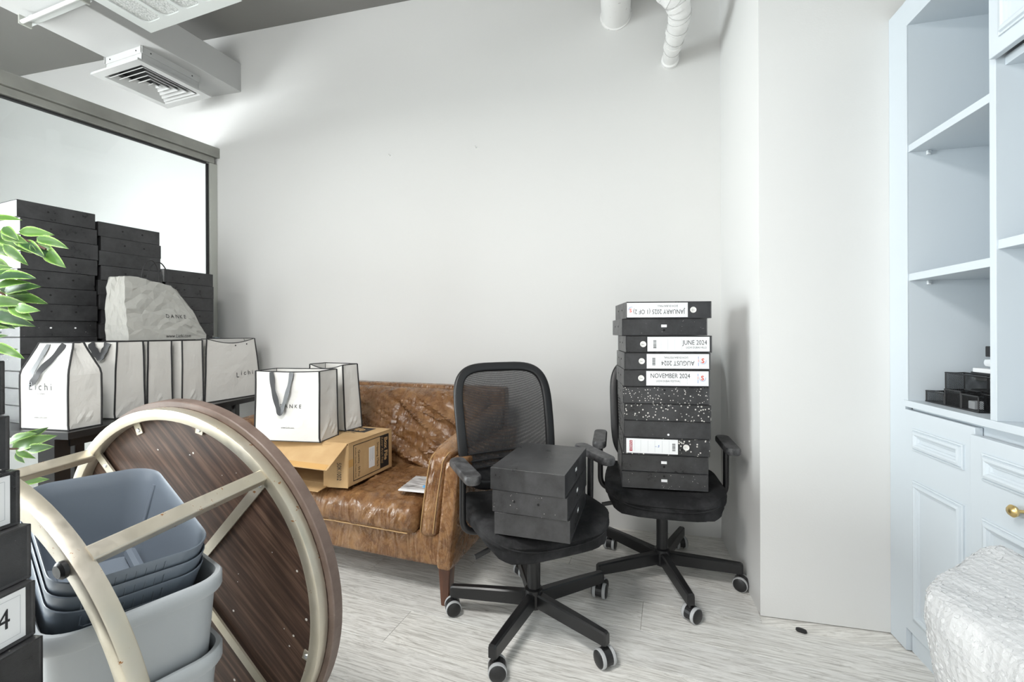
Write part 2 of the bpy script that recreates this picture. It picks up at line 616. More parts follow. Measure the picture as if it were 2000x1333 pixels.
def copy_tree(o, parent=None):
    c = o.copy()
    C.objects.link(c)
    c.parent = parent
    for ch in list(o.children):
        copy_tree(ch, c)
    return c


def at(u, v, Y):
    """point of the room seen at (u, v) of the 2000 x 1333 frame, Y metres in front of the camera"""
    return Vector(((u - 1000) / F * Y, Y, H - (v - 650) / F * Y))


X3, Y3, Z3 = Vector((1, 0, 0)), Vector((0, 1, 0)), Vector((0, 0, 1))
WA = math.atan(0.24)                      # the back wall turns by this much
GA = math.atan(0.36)                      # planks, ceiling fittings and sofa turn by this much
WX = Vector((math.cos(WA), -math.sin(WA), 0))
WY = Vector((math.sin(WA), math.cos(WA), 0))
GX = Vector((math.cos(GA), -math.sin(GA), 0))
GY = Vector((math.sin(GA), math.cos(GA), 0))
CEIL = 3.19


def frame(org, xa):
    """local frame with x along the horizontal direction xa, z up"""
    xa = Vector(xa).normalized()
    ya = Vector((-xa.y, xa.x, 0))
    M = Matrix.Identity(4)
    for i in range(3):
        M[i][0], M[i][1], M[i][2], M[i][3] = xa[i], ya[i], (0, 0, 1)[i], Vector(org)[i]
    return M


# ------------------------------------------------------------------ the room
K = Vector((1.113, 2.355, 0))                 # inner corner of back wall and pillar, on the floor
KM = frame(K, WX)                             # x along the back wall to the right, y into the wall


def wall_box(name, lo, hi, material, M=KM):
    return struct(box(name, lo, hi, material, M=M))


floor = struct(box('floor', (-5.2, -2.9, -0.12), (2.9, 4.6, -0.004), 'oak_plank'))
PL, PW = 1.21, 0.186
pl_me = box_me((0.0006, 0.0005, -0.004), (PL - 0.0006, PW - 0.0005, 0.0), 0.0007, 1, 'plank')
pl_me.materials.append(MATS['oak_plank'])
gang = -GA
for j in range(-6, 20):
    off = (j * 0.43) % PL
    for i in range(-5, 4):
        lx, ly = i * PL + off - 0.35, j * PW + 0.02
        c = GX * (lx + PL / 2) + GY * (ly + PW / 2)
        if -2.9 < c.x < 1.75 and -0.5 < c.y < 3.1 and c.y + 0.24 * c.x < 2.75 and not (c.x > 1.35 and c.y > 1.5):
            o = bpy.data.objects.new('plank', pl_me)
            C.objects.link(o)
            o.parent = floor
            o.location = GX * lx + GY * ly
            o.rotation_euler = (0, 0, gang)

wall_box('wall_back', (-6.6, 0.0, 0.0), (0.0, 0.14, CEIL), 'wall_paint')
struct(wall_box('pillar', (0.0, -0.662, 0.0), (0.95, 0.14, CEIL), 'wall_paint'), 'white painted square pillar between the back wall and the bookcase', 'pillar')
wall_box('wall_right', (0.80, -5.0, 0.0), (0.95, -0.662, CEIL), 'wall_paint')
struct(box('ceiling', (-5.2, -2.9, CEIL), (2.9, 4.6, CEIL + 0.12), 'ceiling_paint'))


def wall_with_window(name, wname, M, x0, x1, wx0, wx1, wz0, wz1):
    """wall along local x with a real window opening, frame, mullions and pane"""
    bm = bmesh.new()
    for lo, hi in (((x0, 0, 0), (wx0, 0.14, CEIL)), ((wx1, 0, 0), (x1, 0.14, CEIL)), ((wx0, 0, 0), (wx1, 0.14, wz0)), ((wx0, 0, wz1), (wx1, 0.14, CEIL))):
        me = box_me(lo, hi)
        bm.from_mesh(me)
    bm.transform(M)
    struct(link(name, from_bm(name, bm), 'wall_paint'))
    w = bpy.data.objects.new(wname, None)
    C.objects.link(w)
    w['kind'] = 'structure'
    for lo, hi in (((wx0, 0.03, wz0), (wx1, 0.10, wz0 + 0.05)), ((wx0, 0.03, wz1 - 0.05), (wx1, 0.10, wz1)), ((wx0, 0.03, wz0), (wx0 + 0.05, 0.10, wz1)), ((wx1 - 0.05, 0.03, wz0), (wx1, 0.10, wz1)), (((wx0 + wx1) / 2 - 0.025, 0.03, wz0), ((wx0 + wx1) / 2 + 0.025, 0.10, wz1))):
        box('window_frame', lo, hi, 'post_metal', w, M=M)
    box('pane', (wx0 + 0.05, 0.06, wz0 + 0.05), (wx1 - 0.05, 0.066, wz1 - 0.05), 'glass', w, M=M)


wall_with_window('wall_front', 'window_1', frame((0, -2.6, 0), (-1, 0, 0)), -2.9, 5.2, 1.8, 4.6, 0.5, 2.4)
wall_with_window('wall_left', 'window_2', frame((-4.9, 0, 0), (0, 1, 0)), -2.9, 3.95, -0.75, 1.85, 0.4, 2.3)

# two wall plugs left in the plaster
for u, v_, lab in ((763, 303, 'tiny white wall plug left of the other one on the back wall'), (931, 288, 'tiny white wall plug right of the other one on the back wall')):
    Y = 2.622 / (1 + 0.24 * (u - 1000) / F)
    p = at(u, v_, Y)
    t = thing('wall_plug', lab, 'wall plug', p, -WA, 'wall plugs in the back wall')
    Mx = Matrix.Rotation(R(90), 4, 'X')
    lathe('plug', [(0.0045, -0.01), (0.0045, 0.006), (0.0025, 0.010)], 'pvc_white', t, 10, Mx)
    tube('screw_tip', [(0, 0, 0), (-0.001, -0.014, 0.004)], 0.0012, 'gasket', t, 6)

# ------------------------------------------------------------------ glass partition on the left
PA = Vector((-2.101, 3.126, 0))
PD = Vector((-0.431, -0.902, 0)).normalized()
t = thing('glass_partition', 'tall clear glass partition with olive grey metal frame at the left', 'partition', PA)
M0 = frame((0, 0, 0), PD)                      # x runs along the partition towards the viewer
PLEN = 3.4
box('top_rail', (-0.035, -0.045, 2.335), (PLEN, 0.045, 2.405), 'rail_metal', t, 0.003, M=M0)
box('rail_moulding', (0.015, -0.028, 2.292), (PLEN, 0.028, 2.335), 'rail_metal', t, 0.004, M=M0)
box('gasket', (0.06, -0.012, 2.282), (PLEN, 0.012, 2.292), 'gasket', t, M=M0)
box('end_post', (-0.005, -0.025, 0.0), (0.045, 0.025, 2.292), 'post_metal', t, 0.003, M=M0)
box('gasket', (0.045, -0.010, 0.1), (0.055, 0.010, 2.285), 'gasket', t, M=M0)
box('bottom_rail', (0.0, -0.035, 0.0), (PLEN, 0.035, 0.10), 'rail_metal', t, 0.003, M=M0)
box('glass_pane', (0.05, -0.005, 0.1), (PLEN, 0.005, 2.286), 'glass', t, M=M0)
box('end_post', (PLEN - 0.05, -0.025, 0.0), (PLEN, 0.025, 2.292), 'post_metal', t, 0.003, M=M0)
p = at(416, 659, 3.02)
tag(box('cable_trunking', (-0.017, -0.02, 0.0), (0.017, 0.02, 1.075), 'blue_grey_metal', None, 0.002, M=frame((p.x, p.y + 0.025, 0), WX)), 'narrow blue grey trunking against the back wall beside the partition', 'trunking')

# ------------------------------------------------------------------ air duct, diffuser, ceiling lamps, pipes
DQ = Vector((-1.879, 3.072, 2.78))
t = thing('air_duct', 'long boxed grey white air duct hanging below the ceiling', 'air duct', DQ, -GA)
box('duct_body', (-0.42, -4.2, 0.0), (0.0, 0.03, 0.195), 'duct_paint', t, 0.004)
for y in (-0.9, -2.1, -3.3):
    for x in (-0.44, 0.012):
        box('hanger_strap', (x, y - 0.015, 0.0), (x + 0.008, y + 0.015, CEIL - 2.78), 'duct_paint', t)
    box('hanger_bar', (-0.44, y - 0.015, 0.195), (0.02, y + 0.015, 0.2), 'duct_paint', t)

t = thing('air_diffuser', 'square four way air diffuser with nested louvres under the duct', 'air vent', DQ + GX * -0.255 + GY * -0.394 + Vector((0, 0, -0.118)), -GA)
for a in range(4):
    box('neck_wall', (-0.165, -0.165, 0.012), (0.165, -0.160, 0.118), 'duct_paint', t, 0.001, M=Matrix.Rotation(R(90 * a), 4, 'Z'))
for a in range(4):
    Mr = Matrix.Rotation(R(90 * a), 4, 'Z')
    box('flange', (-0.175, -0.169, 0.078), (0.175, -0.164, 0.118), 'duct_paint', t, 0.001, M=Mr)
    for x in (-0.12, 0.12):
        lathe('rivet', [(0.004, 0), (0.004, 0.002), (0.001, 0.003)], 'gasket', t, 8, Mr @ Matrix.Translation((x, -0.169, 0.098)) @ Matrix.Rotation(R(90), 4, 'X'))


def sq(h, z):
    return [Vector((h, h, z)), Vector((-h, h, z)), Vector((-h, -h, z)), Vector((h, -h, z))]


loft('face_frame', [sq(0.216, 0.0), sq(0.216, 0.012), sq(0.160, 0.020), sq(0.160, 0.012), sq(0.172, 0.001)], 'duct_paint', t, False, wrap=True)
box('painted_shade_back', (-0.158, -0.158, 0.060), (0.158, 0.158, 0.064), 'gasket', t)  # black plate put in as painted shade behind the louvres
for h in (0.154, 0.122, 0.090, 0.058):
    loft('louvre', [sq(h, 0.004), sq(h - 0.003, 0.002), sq(h - 0.025, 0.024), sq(h - 0.022, 0.026)], 'duct_paint', t, False, wrap=True)
loft('louvre', [sq(0.020, 0.001), sq(0.001, 0.024), sq(0.001, 0.025), sq(0.021, 0.003)], 'duct_paint', t, False, wrap=True)

def troffer(label, corner, power):
    """60 x 60 panel lamp on wires; power 0 is switched off"""
    t = thing('ceiling_lamp', label, 'lamp', corner, -GA, 'square ceiling lamp panels')
    lens = []
    for i in range(4):
        cx = 0.045 + 0.0638 + i * 0.1276
        lens.append([(x + cx, y - 0.3) for x, y in rrect(0.108, 0.50, 0.026, 5)])
    plate_with_holes('face_plate', [(0, 0), (0.6, 0), (0.6, -0.6), (0, -0.6)], lens, 0.006, 'lamp_frame', t, Matrix.Translation((0, 0, 0.003)))
    for i in range(4):
        cx = 0.045 + 0.0638 + i * 0.1276
        box('lens', (cx - 0.058, -0.555, 0.007), (cx + 0.058, -0.045, 0.012), 'added_lamp_lens' if power else 'lamp_lens', t)
    box('housing', (0.006, -0.594, 0.013), (0.594, -0.006, 0.07), 'lamp_frame', t, 0.004)
    for x, y in ((0.08, -0.08), (0.52, -0.08), (0.08, -0.52), (0.52, -0.52)):
        tube('hanger_wire', [(x, y, 0.07), (x, y, CEIL - 2.56)], 0.0015, 'post_metal', t, 6)
    if power:  # only the added lamps out of view give light
        c = Vector(corner) + GX * 0.3 - GY * 0.3 - Z3 * 0.01
        area_light('added_lamp_light', c, (0.54, 0.54), c - Z3, power, (1.0, 0.985, 0.96))


T0 = Vector((-1.7455, 2.143, 2.56))
troffer('square hanging ceiling lamp panel with four prismatic lenses, switched off', T0, 0)
troffer('added unseen lamp panel over the round table, brightening the floor', T0 + GX * 1.2 - GY * 1.05, 32)  # this and the next two: unseen lamps added to brighten the floor
troffer('added unseen lamp panel left of the camera, brightening the floor', T0 - GY * 2.4, 20)
troffer('added unseen lamp panel behind the camera, brightening the floor', T0 + GX * 1.2 - GY * 2.6, 14)

B0 = Vector((-2.577, 2.351, 2.74))
t = thing('batten_lamp', 'slim white batten lamp fixed below the air duct', 'lamp', B0, -GA)
box('housing', (0.0, -0.014, 0.0), (0.54, 0.014, 0.030), 'lamp_frame', t, 0.004)
tube('lamp_tube', [(0.06, -0.045, -0.022), (0.565, -0.045, -0.022)], 0.009, 'pvc_white', t, 12)
for x in (0.055, 0.55):
    box('lamp_holder', (x, -0.056, -0.034), (x + 0.012, -0.006, 0.012), 'post_metal', t, 0.002)
    box('mounting_clip', (x - 0.01, -0.01, 0.028), (x + 0.02, 0.01, 0.0395), 'duct_paint', t)
box('reflector', (0.067, -0.024, -0.006), (0.55, -0.016, 0.004), 'lamp_frame', t)

t = thing('waste_pipe', 'fat white pipe running out of the top of the back wall', 'pipe', KM @ Vector((-0.539, 0, 2.88)), -WA)
MX = Matrix.Rotation(R(90), 4, 'X')
lathe('pipe', [(0.079, -0.02), (0.079, 2.2), (0.072, 2.2), (0.072, 0.3)], 'pvc_white', t, 32, MX)
lathe('seal_ring', [(0.080, 0.0), (0.086, 0.0), (0.086, 0.006), (0.080, 0.008)], 'pvc_white', t, 32, MX)
box('hanger_bracket', (-0.012, -1.2, 0.079), (0.012, -1.17, CEIL - 2.88), 'post_metal', t)

t = thing('wrapped_pipe', 'tape wrapped white pipe bending up beside the pillar', 'pipe', KM @ Vector((-0.253, 0, 2.58)), -WA)
pth = smooth_path([(0, 0.01, 0), (0.0, -0.10, 0.0), (0.004, -0.22, 0.004), (0.008, -0.33, 0.012), (-0.012, -0.405, 0.035), (-0.065, -0.44, 0.070), (-0.112, -0.46, 0.15), (-0.132, -0.47, 0.28), (-0.138, -0.47, 0.45), (-0.138, -0.47, 0.605)], 8)
prof = circ(0.040, 16)
scl = []
for i in range(len(pth)):
    q = i / len(pth)
    scl.append(0.92 + 0.38 * min(1, q * 3.2) * (0.72 + 0.28 * abs(math.sin(i * 0.75))) * (1.0 if (i % 7) else 1.06))
sweep('insulation', pth, prof, 'wrap_tape', t, True, scale=scl)
lathe('wall_sleeve', [(0.030, -0.01), (0.045, -0.01), (0.046, 0.022), (0.038, 0.028), (0.030, 0.028)], 'pvc_white', t, 24, MX)
for i in (10, 17, 24, 30):
    sweep('tape_band', [pth[i], pth[i + 1], pth[i + 2]], circ(0.0405 * scl[i + 1] + 0.003, 16), 'wrap_tape', t, True)
for i in (9, 13, 14, 19, 24, 27, 30, 32, 34, 36, 38, 41):
    ctr, ax = pth[i], (pth[i + 1] - pth[i - 1]).normalized()
    s1 = ax.cross(Z3 if abs(ax.z) < 0.9 else X3).normalized()
    s2 = ax.cross(s1)
    loop = [ctr + (s1 * math.cos(q) + s2 * math.sin(q)) * (0.0405 * scl[i] + 0.0004) + ax * (0.012 * math.sin(q + i)) for q in [2 * math.pi * j / 20 for j in range(20)]]
    sweep('tape_edge', loop, circ(0.0010, 5), 'tape_seam', t, closed=True)

# ------------------------------------------------------------------ built-in bookcase and base cabinet on the right
P0 = Vector((1.377, 1.611, 0))
CM = dict(rz=-WA)


def moulding(name, y0, y1, z0, z1, prof, material, parent, xf):
    """picture-frame moulding on the plane x = xf, facing -x"""
    loops = []
    for ins, h in prof:
        a, b, c, d = y0 + ins, y1 - ins, z0 + ins, z1 - ins
        loops.append([Vector((xf - h, a, c)), Vector((xf - h, b, c)), Vector((xf - h, b, d)), Vector((xf - h, a, d))])
    return loft(name, loops, material, parent, False, wrap=True)


MPROF = [(0.0, 0.0), (0.0, 0.005), (0.004, 0.0065), (0.006, 0.004), (0.009, 0.010), (0.016, 0.012), (0.021, 0.009), (0.023, 0.005), (0.028, 0.004), (0.030, 0.0)]
CP = 'cabinet_paint'
up = thing('bookcase', 'tall pale blue built-in bookcase with open shelves beside the pillar', 'bookcase', P0, **CM)
DEP = 0.362
box('filler_panel', (0.0, -0.089, 0.0), (0.018, -0.001, 2.233), CP, up)
box('stile', (-0.004, -0.109, 0.864), (0.0, -0.0895, 2.143), CP, up, 0.001)
box('side_panel', (0.0, -0.109, 0.864), (DEP, -0.0895, 2.143), CP, up)
box('header', (-0.002, -1.60, 2.143), (DEP, -0.0895, 2.233), CP, up, 0.001)
box('divider', (-0.004, -0.4735, 0.864), (DEP, -0.4525, 2.143), CP, up, 0.001)
box('divider', (-0.004, -1.02, 0.864), (DEP, -1.0, 2.143), CP, up, 0.001)
box('end_panel', (-0.004, -1.60, 0.864), (DEP, -1.58, 2.143), CP, up, 0.001)
box('back_panel', (DEP - 0.012, -1.60, 0.864), (DEP, -0.096, 2.143), CP, up)
for z in (1.271, 1.709):
    box('shelf', (0.0, -0.4525, z), (DEP - 0.012, -0.109, z + 0.024), CP, up, 0.001)
for y0, y1 in ((-1.0, -0.4735), (-1.58, -1.02)):
    box('shelf', (0.0, y1 if y1 < y0 else y0, 1.313), (DEP - 0.012, max(y0, y1), 1.337), CP, up, 0.001)
    box('shelf', (0.016, min(y0, y1), 1.79), (DEP - 0.012, max(y0, y1), 1.814), CP, up, 0.001)
for z in (1.271, 1.709):
    lathe('shelf_pin', [(0.003, 0), (0.003, 0.008), (0.005, 0.009), (0.005, 0.012), (0.001, 0.013)], 'screw_zinc', up, 10, Matrix.Translation((0.055, -0.1095, z - 0.006)) @ Matrix.Rotation(R(90), 4, 'X'))
    box('pin_bracket', (0.050, -0.119, z - 0.014), (0.060, -0.1095, z), 'clear_plastic', up, 0.002)
for y0, y1 in ((-0.985, -0.478), (-1.57, -1.03)):
    d = box('cabinet_door', (-0.022, y0, 1.806), (-0.004, y1, 2.20), CP, up, 0.002)
    moulding('panel_moulding', y0 + 0.036, y1 - 0.036, 1.845, 2.165, MPROF, CP, d, -0.022)

cb = tag(box('counter_board', (-0.006, -1.60, 0.842), (DEP, -0.0895, 0.864), CP, None, 0.0015), 'long pale blue counter board between the shelves and lower doors', 'counter')
cb.location = P0
cb.rotation_euler = (0, 0, -WA)

lo = thing('base_cabinet', 'pale blue base cabinet with moulded doors under the counter board', 'cabinet', P0, **CM)
box('carcass', (0.02, -1.58, 0.0), (DEP, -0.092, 0.838), CP, lo)
box('toe_kick', (0.016, -1.58, 0.0), (0.02, -0.092, 0.079), CP, lo)
DOORS = [(-0.3965, -0.0905, 0.0, 0.832), (-0.985, -0.402, 0.014, 0.814), (-1.575, -0.99, 0.0, 0.832)]
for i, (y0, y1, pr, zt) in enumerate(DOORS):
    d = box('door', (-0.002 - pr, y0, 0.079), (0.018 - pr, y1, zt), CP, lo, 0.002)
    a, b = y0 + 0.036, y1 - 0.046
    moulding('panel_moulding', a, b, 0.702, 0.774, MPROF, CP, d, -0.002 - pr)
    moulding('panel_moulding', a, b, 0.130, 0.600, MPROF, CP, d, -0.002 - pr)
    if i == 1:
        lathe('knob', [(0.004, 0), (0.004, 0.012), (0.013, 0.018), (0.015, 0.024), (0.010, 0.030), (0.001, 0.032)], 'brass', d, 16, Matrix.Translation((-0.002 - pr, -0.570, 0.665)) @ Matrix.Rotation(R(-90), 4, 'Y'))

# desk organiser, letter tray and papers inside the lowest open bay
CZ = 0.864


def wire_panel(name, lo_, hi_, parent):
    return box(name, lo_, hi_, 'wire_mesh', parent)


org = thing('desk_organiser', 'black wire mesh desk organiser on the bookcase counter', 'organiser', P0 + Vector((0, 0, CZ)), **CM)
x0, x1, y0, y1 = 0.040, 0.150, -0.345, -0.120
box('base', (x0, y0, 0.0), (x1, y1, 0.004), 'black_steel', org)


def basket(x0, x1, y0, y1, h):
    for lo_, hi_ in (((x0, y0, 0.004), (x0 + 0.001, y1, h)), ((x1 - 0.001, y0, 0.004), (x1, y1, h)), ((x0, y0, 0.004), (x1, y0 + 0.001, h)), ((x0, y1 - 0.001, 0.004), (x1, y1, h))):
        wire_panel('mesh_wall', lo_, hi_, org)
    sweep('rim', [(x0, y0, h), (x1, y0, h), (x1, y1, h), (x0, y1, h)], circ(0.0028, 6), 'black_steel', org, False, closed=True)
    for x, y in ((x0, y0), (x1, y0), (x1, y1), (x0, y1)):
        tube('corner_wire', [(x, y, 0.0), (x, y, h)], 0.0018, 'black_steel', org, 6)


basket(0.042, 0.092, -0.205, -0.122, 0.036)
basket(0.042, 0.092, -0.275, -0.209, 0.052)
basket(0.042, 0.092, -0.343, -0.279, 0.046)
basket(0.096, 0.148, -0.343, -0.122, 0.098)
tag(box('clear_clip_box', (-0.012, -0.012, 0), (0.012, 0.012, 0.024), 'clear_plastic', None, 0.002, M=frame(P0 + WX * 0.064 - WY * 0.30 + Vector((0, 0, CZ + 0.005)), WX)), 'small clear plastic clip box inside the desk organiser', 'box')

tr_ = thing('letter_tray', 'black wire mesh two tier letter tray behind the desk organiser', 'letter tray', P0 + Vector((0, 0, CZ)), **CM)
for z in (0.018, 0.075):
    cx, cy = 0.249, -0.285
    o_ = [Vector((cx + x, cy + y, z + 0.026)) for x, y in rrect(0.190, 0.325, 0.030, 5)]
    i_ = [Vector((cx + x * 0.93, cy + y * 0.95, z)) for x, y in rrect(0.190, 0.325, 0.030, 5)]
    loft('tray_wall', [o_, i_, [v + Vector((0, 0, 0.0012)) for v in i_]], 'wire_mesh', tr_, False, cap0=False)
    sweep('tray_rim', o_, circ(0.0032, 6), 'black_steel', tr_, True, closed=True)
for x, y in ((0.160, -0.20), (0.160, -0.37), (0.338, -0.20), (0.338, -0.37)):
    tube('support_wire', [(x, y, 0.0), (x, y, 0.10)], 0.003, 'black_steel', tr_, 6)
papers = [('paper_stack', 'white paper stack lying in the top letter tray', 'label_paper', 0.020, 0.00), ('teal_folder', 'teal folder on the paper stack in the letter tray', 'teal_card', 0.004, 0.004), ('envelope', 'white envelope bundle above the teal folder in the letter tray', 'label_paper', 0.014, -0.004)]
z = CZ + 0.0775
for nm, lab, mt, h, dx in papers:
    o = tag(box(nm, (0.162 + dx, -0.43, 0), (0.335 + dx, -0.140, h), mt, None, 0.002), lab, 'paper')
    o.location = P0 + Vector((0, 0, z))
    o.rotation_euler = (0, 0, -WA)
    z += h + 0.0004
o = tag(link('plastic_pouch', from_bm('plastic_pouch', rbox_grid(0.165, 0.25, 0.034, 0.016, 4)), 'clear_plastic', None, True), 'clear plastic pouch bundle lying on the envelopes', 'pouch')
o.location = P0 + WX * 0.250 - WY * 0.285 + Vector((0, 0, z + 0.018))
o.rotation_euler = (0, 0, -WA)
z += 0.0365
tb = thing('tape_box', 'flat black box with a clear front on top of the pouch', 'box', P0 + Vector((0, 0, z)), **CM)
box('box_body', (0.182, -0.37, 0), (0.30, -0.155, 0.034), 'black_plastic', tb, 0.002)
lathe('clear_disc', [(0.016, 0), (0.015, 0.004), (0.001, 0.005)], 'clear_plastic', tb, 16, Matrix.Translation((0.181, -0.20, 0.017)) @ Matrix.Rotation(R(-90), 4, 'Y'))

# ------------------------------------------------------------------ box files
FW, FD, FT = 0.345, 0.280, 0.071            # spine width, depth, thickness


def file_case_me(w, d, t):
    """slip case open at the spine: the spine board sits 3 mm inside the rim"""
    bm = bmesh.new()
    bmesh.ops.create_cube(bm, size=1.0)
    for v in bm.verts:
        v.co = Vector((v.co.x * w, v.co.y * d, (v.co.z + 0.5) * t))
    bm.normal_update()
    f = [f for f in bm.faces if f.normal.y < -0.5][0]
    r = bmesh.ops.inset_region(bm, faces=[f], thickness=0.0028, depth=0.0)
    for v in f.verts:
        v.co.y += 0.0032
    es = [e for e in bm.edges if all(abs(abs(v.co.x) - w / 2) < 1e-5 or abs(abs(v.co.y) - d / 2) < 1e-5 for v in e.verts)]
    bmesh.ops.bevel(bm, geom=bm.edges[:], offset=0.0011, segments=1, affect='EDGES')
    return from_bm('file_case', bm)


CASES = {}


def case_mesh(t, material):
    key = (round(t, 4), material)
    if key not in CASES:
        me = file_case_me(FW, FD, t)
        me.materials.append(MATS[material])
        CASES[key] = me
    return CASES[key]


def hole_disc(name, parent, c, nrm, r, material='hole_black'):
    M_ = Matrix.Translation(c) @ Vector(nrm).to_track_quat('Z', 'Y').to_matrix().to_4x4()
    return lathe(name, [(r, -0.0006), (r, 0.0005), (r * 0.8, 0.0009), (r * 0.7, 0.0003)], material, parent, 12, M_)


def box_file(label, loc, rz, group, t=FT, material='file_board', kind='plain', tilt=(0, 0), hole_mat='hole_black', holes=True, spine=None):
    o = thing('box_file', label, 'box file', loc, group=group, rot=(tilt[0], tilt[1], rz))
    link('case', case_mesh(t, material), None, o)
    ys = -FD / 2 + 0.0032
    if holes:
        for s in (-1, 1):
            for y in (-0.035, 0.055):
                hole_disc('rivet_hole', o, (s * FW / 2, y, t * 0.56), (s, 0, 0), 0.0042, hole_mat)

    def sp(x):                                   # fraction of the spine -> local x
        return -FW / 2 + x * FW

    def label_plate(a, b, lines=(), mt='label_paper', m=0.0045):
        pl = quad('spine_label', [(sp(a), ys, m), (sp(b), ys, m), (sp(b), ys, t - m), (sp(a), ys, t - m)], mt, o)
        for x in lines:
            quad('ruled_line', [(sp(x) - 0.0004, ys - 0.0007, m + 0.006), (sp(x) + 0.0004, ys - 0.0007, m + 0.006), (sp(x) + 0.0004, ys - 0.0007, t - m - 0.006), (sp(x) - 0.0004, ys - 0.0007, t - m - 0.006)], 'label_grey_line', pl, 0.0002)
        return pl

    def write(pl, s, size, x, z, flip=False, mt='ink_black', align='LEFT', squash=1.0, rt=None, up_=None, bold=0.0):
        rv = Vector(rt) if rt else Vector((-1, 0, 0) if flip else (1, 0, 0))
        uv = Vector(up_) if up_ else Vector((0, 0, -1) if flip else (0, 0, 1))
        return text('lettering', s, size, (sp(x), ys - 0.0007, z), rv, uv, mt, pl, align, 0.0003, squash, bold=bold)

    def ring(x):
        M_ = Matrix.Translation((sp(x), ys, t / 2)) @ Matrix.Rotation(R(90), 4, 'X')
        lathe('finger_ring', [(0.0095, 0), (0.0125, 0), (0.0125, 0.0012), (0.0110, 0.0020), (0.0095, 0.0012)], 'ring_metal', o, 24, M_)
        lathe('finger_hole', [(0.0097, -0.0004), (0.0097, 0.0004), (0.001, 0.0005)], 'file_white_card', o, 20, M_)
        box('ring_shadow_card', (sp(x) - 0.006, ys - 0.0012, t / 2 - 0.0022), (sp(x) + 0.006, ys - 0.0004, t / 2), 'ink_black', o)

    def barcode(pl, x):
        random.seed(int(x * 1000))
        z = 0.018
        while z < t - 0.020:
            w = random.choice((0.0006, 0.0010, 0.0016))
            quad('barcode_bar', [(sp(x), ys - 0.0007, z), (sp(x) + 0.0125, ys - 0.0007, z), (sp(x) + 0.0125, ys - 0.0007, z + w), (sp(x), ys - 0.0007, z + w)], 'ink_black', pl, 0.0002)
            z += w + random.choice((0.0007, 0.0011))

    def logo(pl, x, z, k=1.0):
        write(pl, 'S', 0.026 * k, x, z - 0.009 * k, mt='ink_red', align='CENTER', bold=0.0006)
        pts = [(sp(x) + math.cos(a) * 0.0125 * k, ys - 0.0010, z + 0.001 + math.sin(a) * 0.0145 * k) for a in [R(170 + 200 * i / 14) for i in range(15)]]
        sweep('logo_arc', pts, rect(0.0005, 0.0030 * k), 'ink_blue', pl, False, up=Vector((0, 1, 0)), scale=[0.35 + 0.65 * math.sin(math.pi * i / 14) for i in range(15)])

    if kind == 'sticker':
        pl = quad('sticker', [(sp(0.465), ys, 0.034), (sp(0.530), ys, 0.034), (sp(0.530), ys, 0.045), (sp(0.465), ys, 0.045)], 'label_paper', o)
        hole_disc('finger_hole', o, (sp(0.498), ys, 0.022), (0, -1, 0), 0.0048)
    elif kind == 'sticker_low':
        pl = quad('sticker', [(sp(0.465), ys, 0.030), (sp(0.535), ys, 0.030), (sp(0.535), ys, 0.041), (sp(0.465), ys, 0.041)], 'label_paper', o)
        hole_disc('finger_hole', o, (sp(0.498), ys, 0.054), (0, -1, 0), 0.0048)
    elif kind == 'hole_high':
        hole_disc('finger_hole', o, (sp(0.49), ys, t - 0.013), (0, -1, 0), 0.0045)
    elif kind == 'hole_low':
        hole_disc('finger_hole', o, (sp(0.52), ys, 0.014), (0, -1, 0), 0.0045, 'label_paper')
    elif kind == 'white':
        quad('spine_label', [(sp(0.02), ys, 0.003), (sp(0.98), ys, 0.003), (sp(0.98), ys, t - 0.003), (sp(0.02), ys, t - 0.003)], 'file_white_card', o)
    elif kind == 'january':
        pl = label_plate(0.006, 0.725, (0.12, 0.20, 0.28, 0.36, 0.44, 0.52, 0.60, 0.68))
        quad('paper_slip', [(sp(0.10), ys - 0.0007, 0.014), (sp(0.69), ys - 0.0007, 0.014), (sp(0.69), ys - 0.0007, 0.058), (sp(0.10), ys - 0.0007, 0.058)], 'label_paper', pl, 0.0002)
        write(pl, 'JANUARY 2025 (1 OF 2)', 0.0268, 0.690, 0.0365, True, squash=0.76)
        write(pl, 'LICHI DUBAI MALL', 0.0105, 0.61, 0.0545, True, squash=0.95)
        write(pl, 'S', 0.020, 0.050, 0.026, mt='ink_red', align='CENTER', bold=0.0005)
        pts = [(sp(0.058) + math.cos(a) * 0.011, ys - 0.0010, 0.036 + math.sin(a) * 0.012) for a in [R(60 + 130 * i / 10) for i in range(11)]]
        sweep('logo_arc', pts, rect(0.0005, 0.003), 'ink_blue', pl, False, up=Vector((0, 1, 0)))
        ring(0.79)
    elif kind == 'june':
        pl = label_plate(0.257, 0.975, (0.415, 0.495, 0.575, 0.655, 0.735, 0.815))
        barcode(pl, 0.325)
        quad('paper_slip', [(sp(0.655), ys - 0.0007, 0.014), (sp(0.965), ys - 0.0007, 0.014), (sp(0.965), ys - 0.0007, 0.055), (sp(0.655), ys - 0.0007, 0.055)], 'label_paper', pl, 0.0002)
        write(pl, 'JUNE 2024', 0.0268, 0.665, 0.0325, squash=0.80)
        write(pl, 'LICHI DUBAI HILLS', 0.0102, 0.705, 0.0175, squash=0.95)
        ring(0.207)
    elif kind == 'august':
        pl = label_plate(0.265, 0.985, (0.42, 0.50, 0.58, 0.66, 0.74))
        barcode(pl, 0.330)
        quad('paper_slip', [(sp(0.43), ys - 0.0007, 0.014), (sp(0.82), ys - 0.0007, 0.014), (sp(0.82), ys - 0.0007, 0.060), (sp(0.43), ys - 0.0007, 0.060)], 'label_paper', pl, 0.0002)
        write(pl, 'AUGUST 2024', 0.0268, 0.818, 0.0360, True, squash=0.80)
        write(pl, 'LICHI DUBAI FESTIVAL', 0.0102, 0.745, 0.0535, True, squash=0.95)
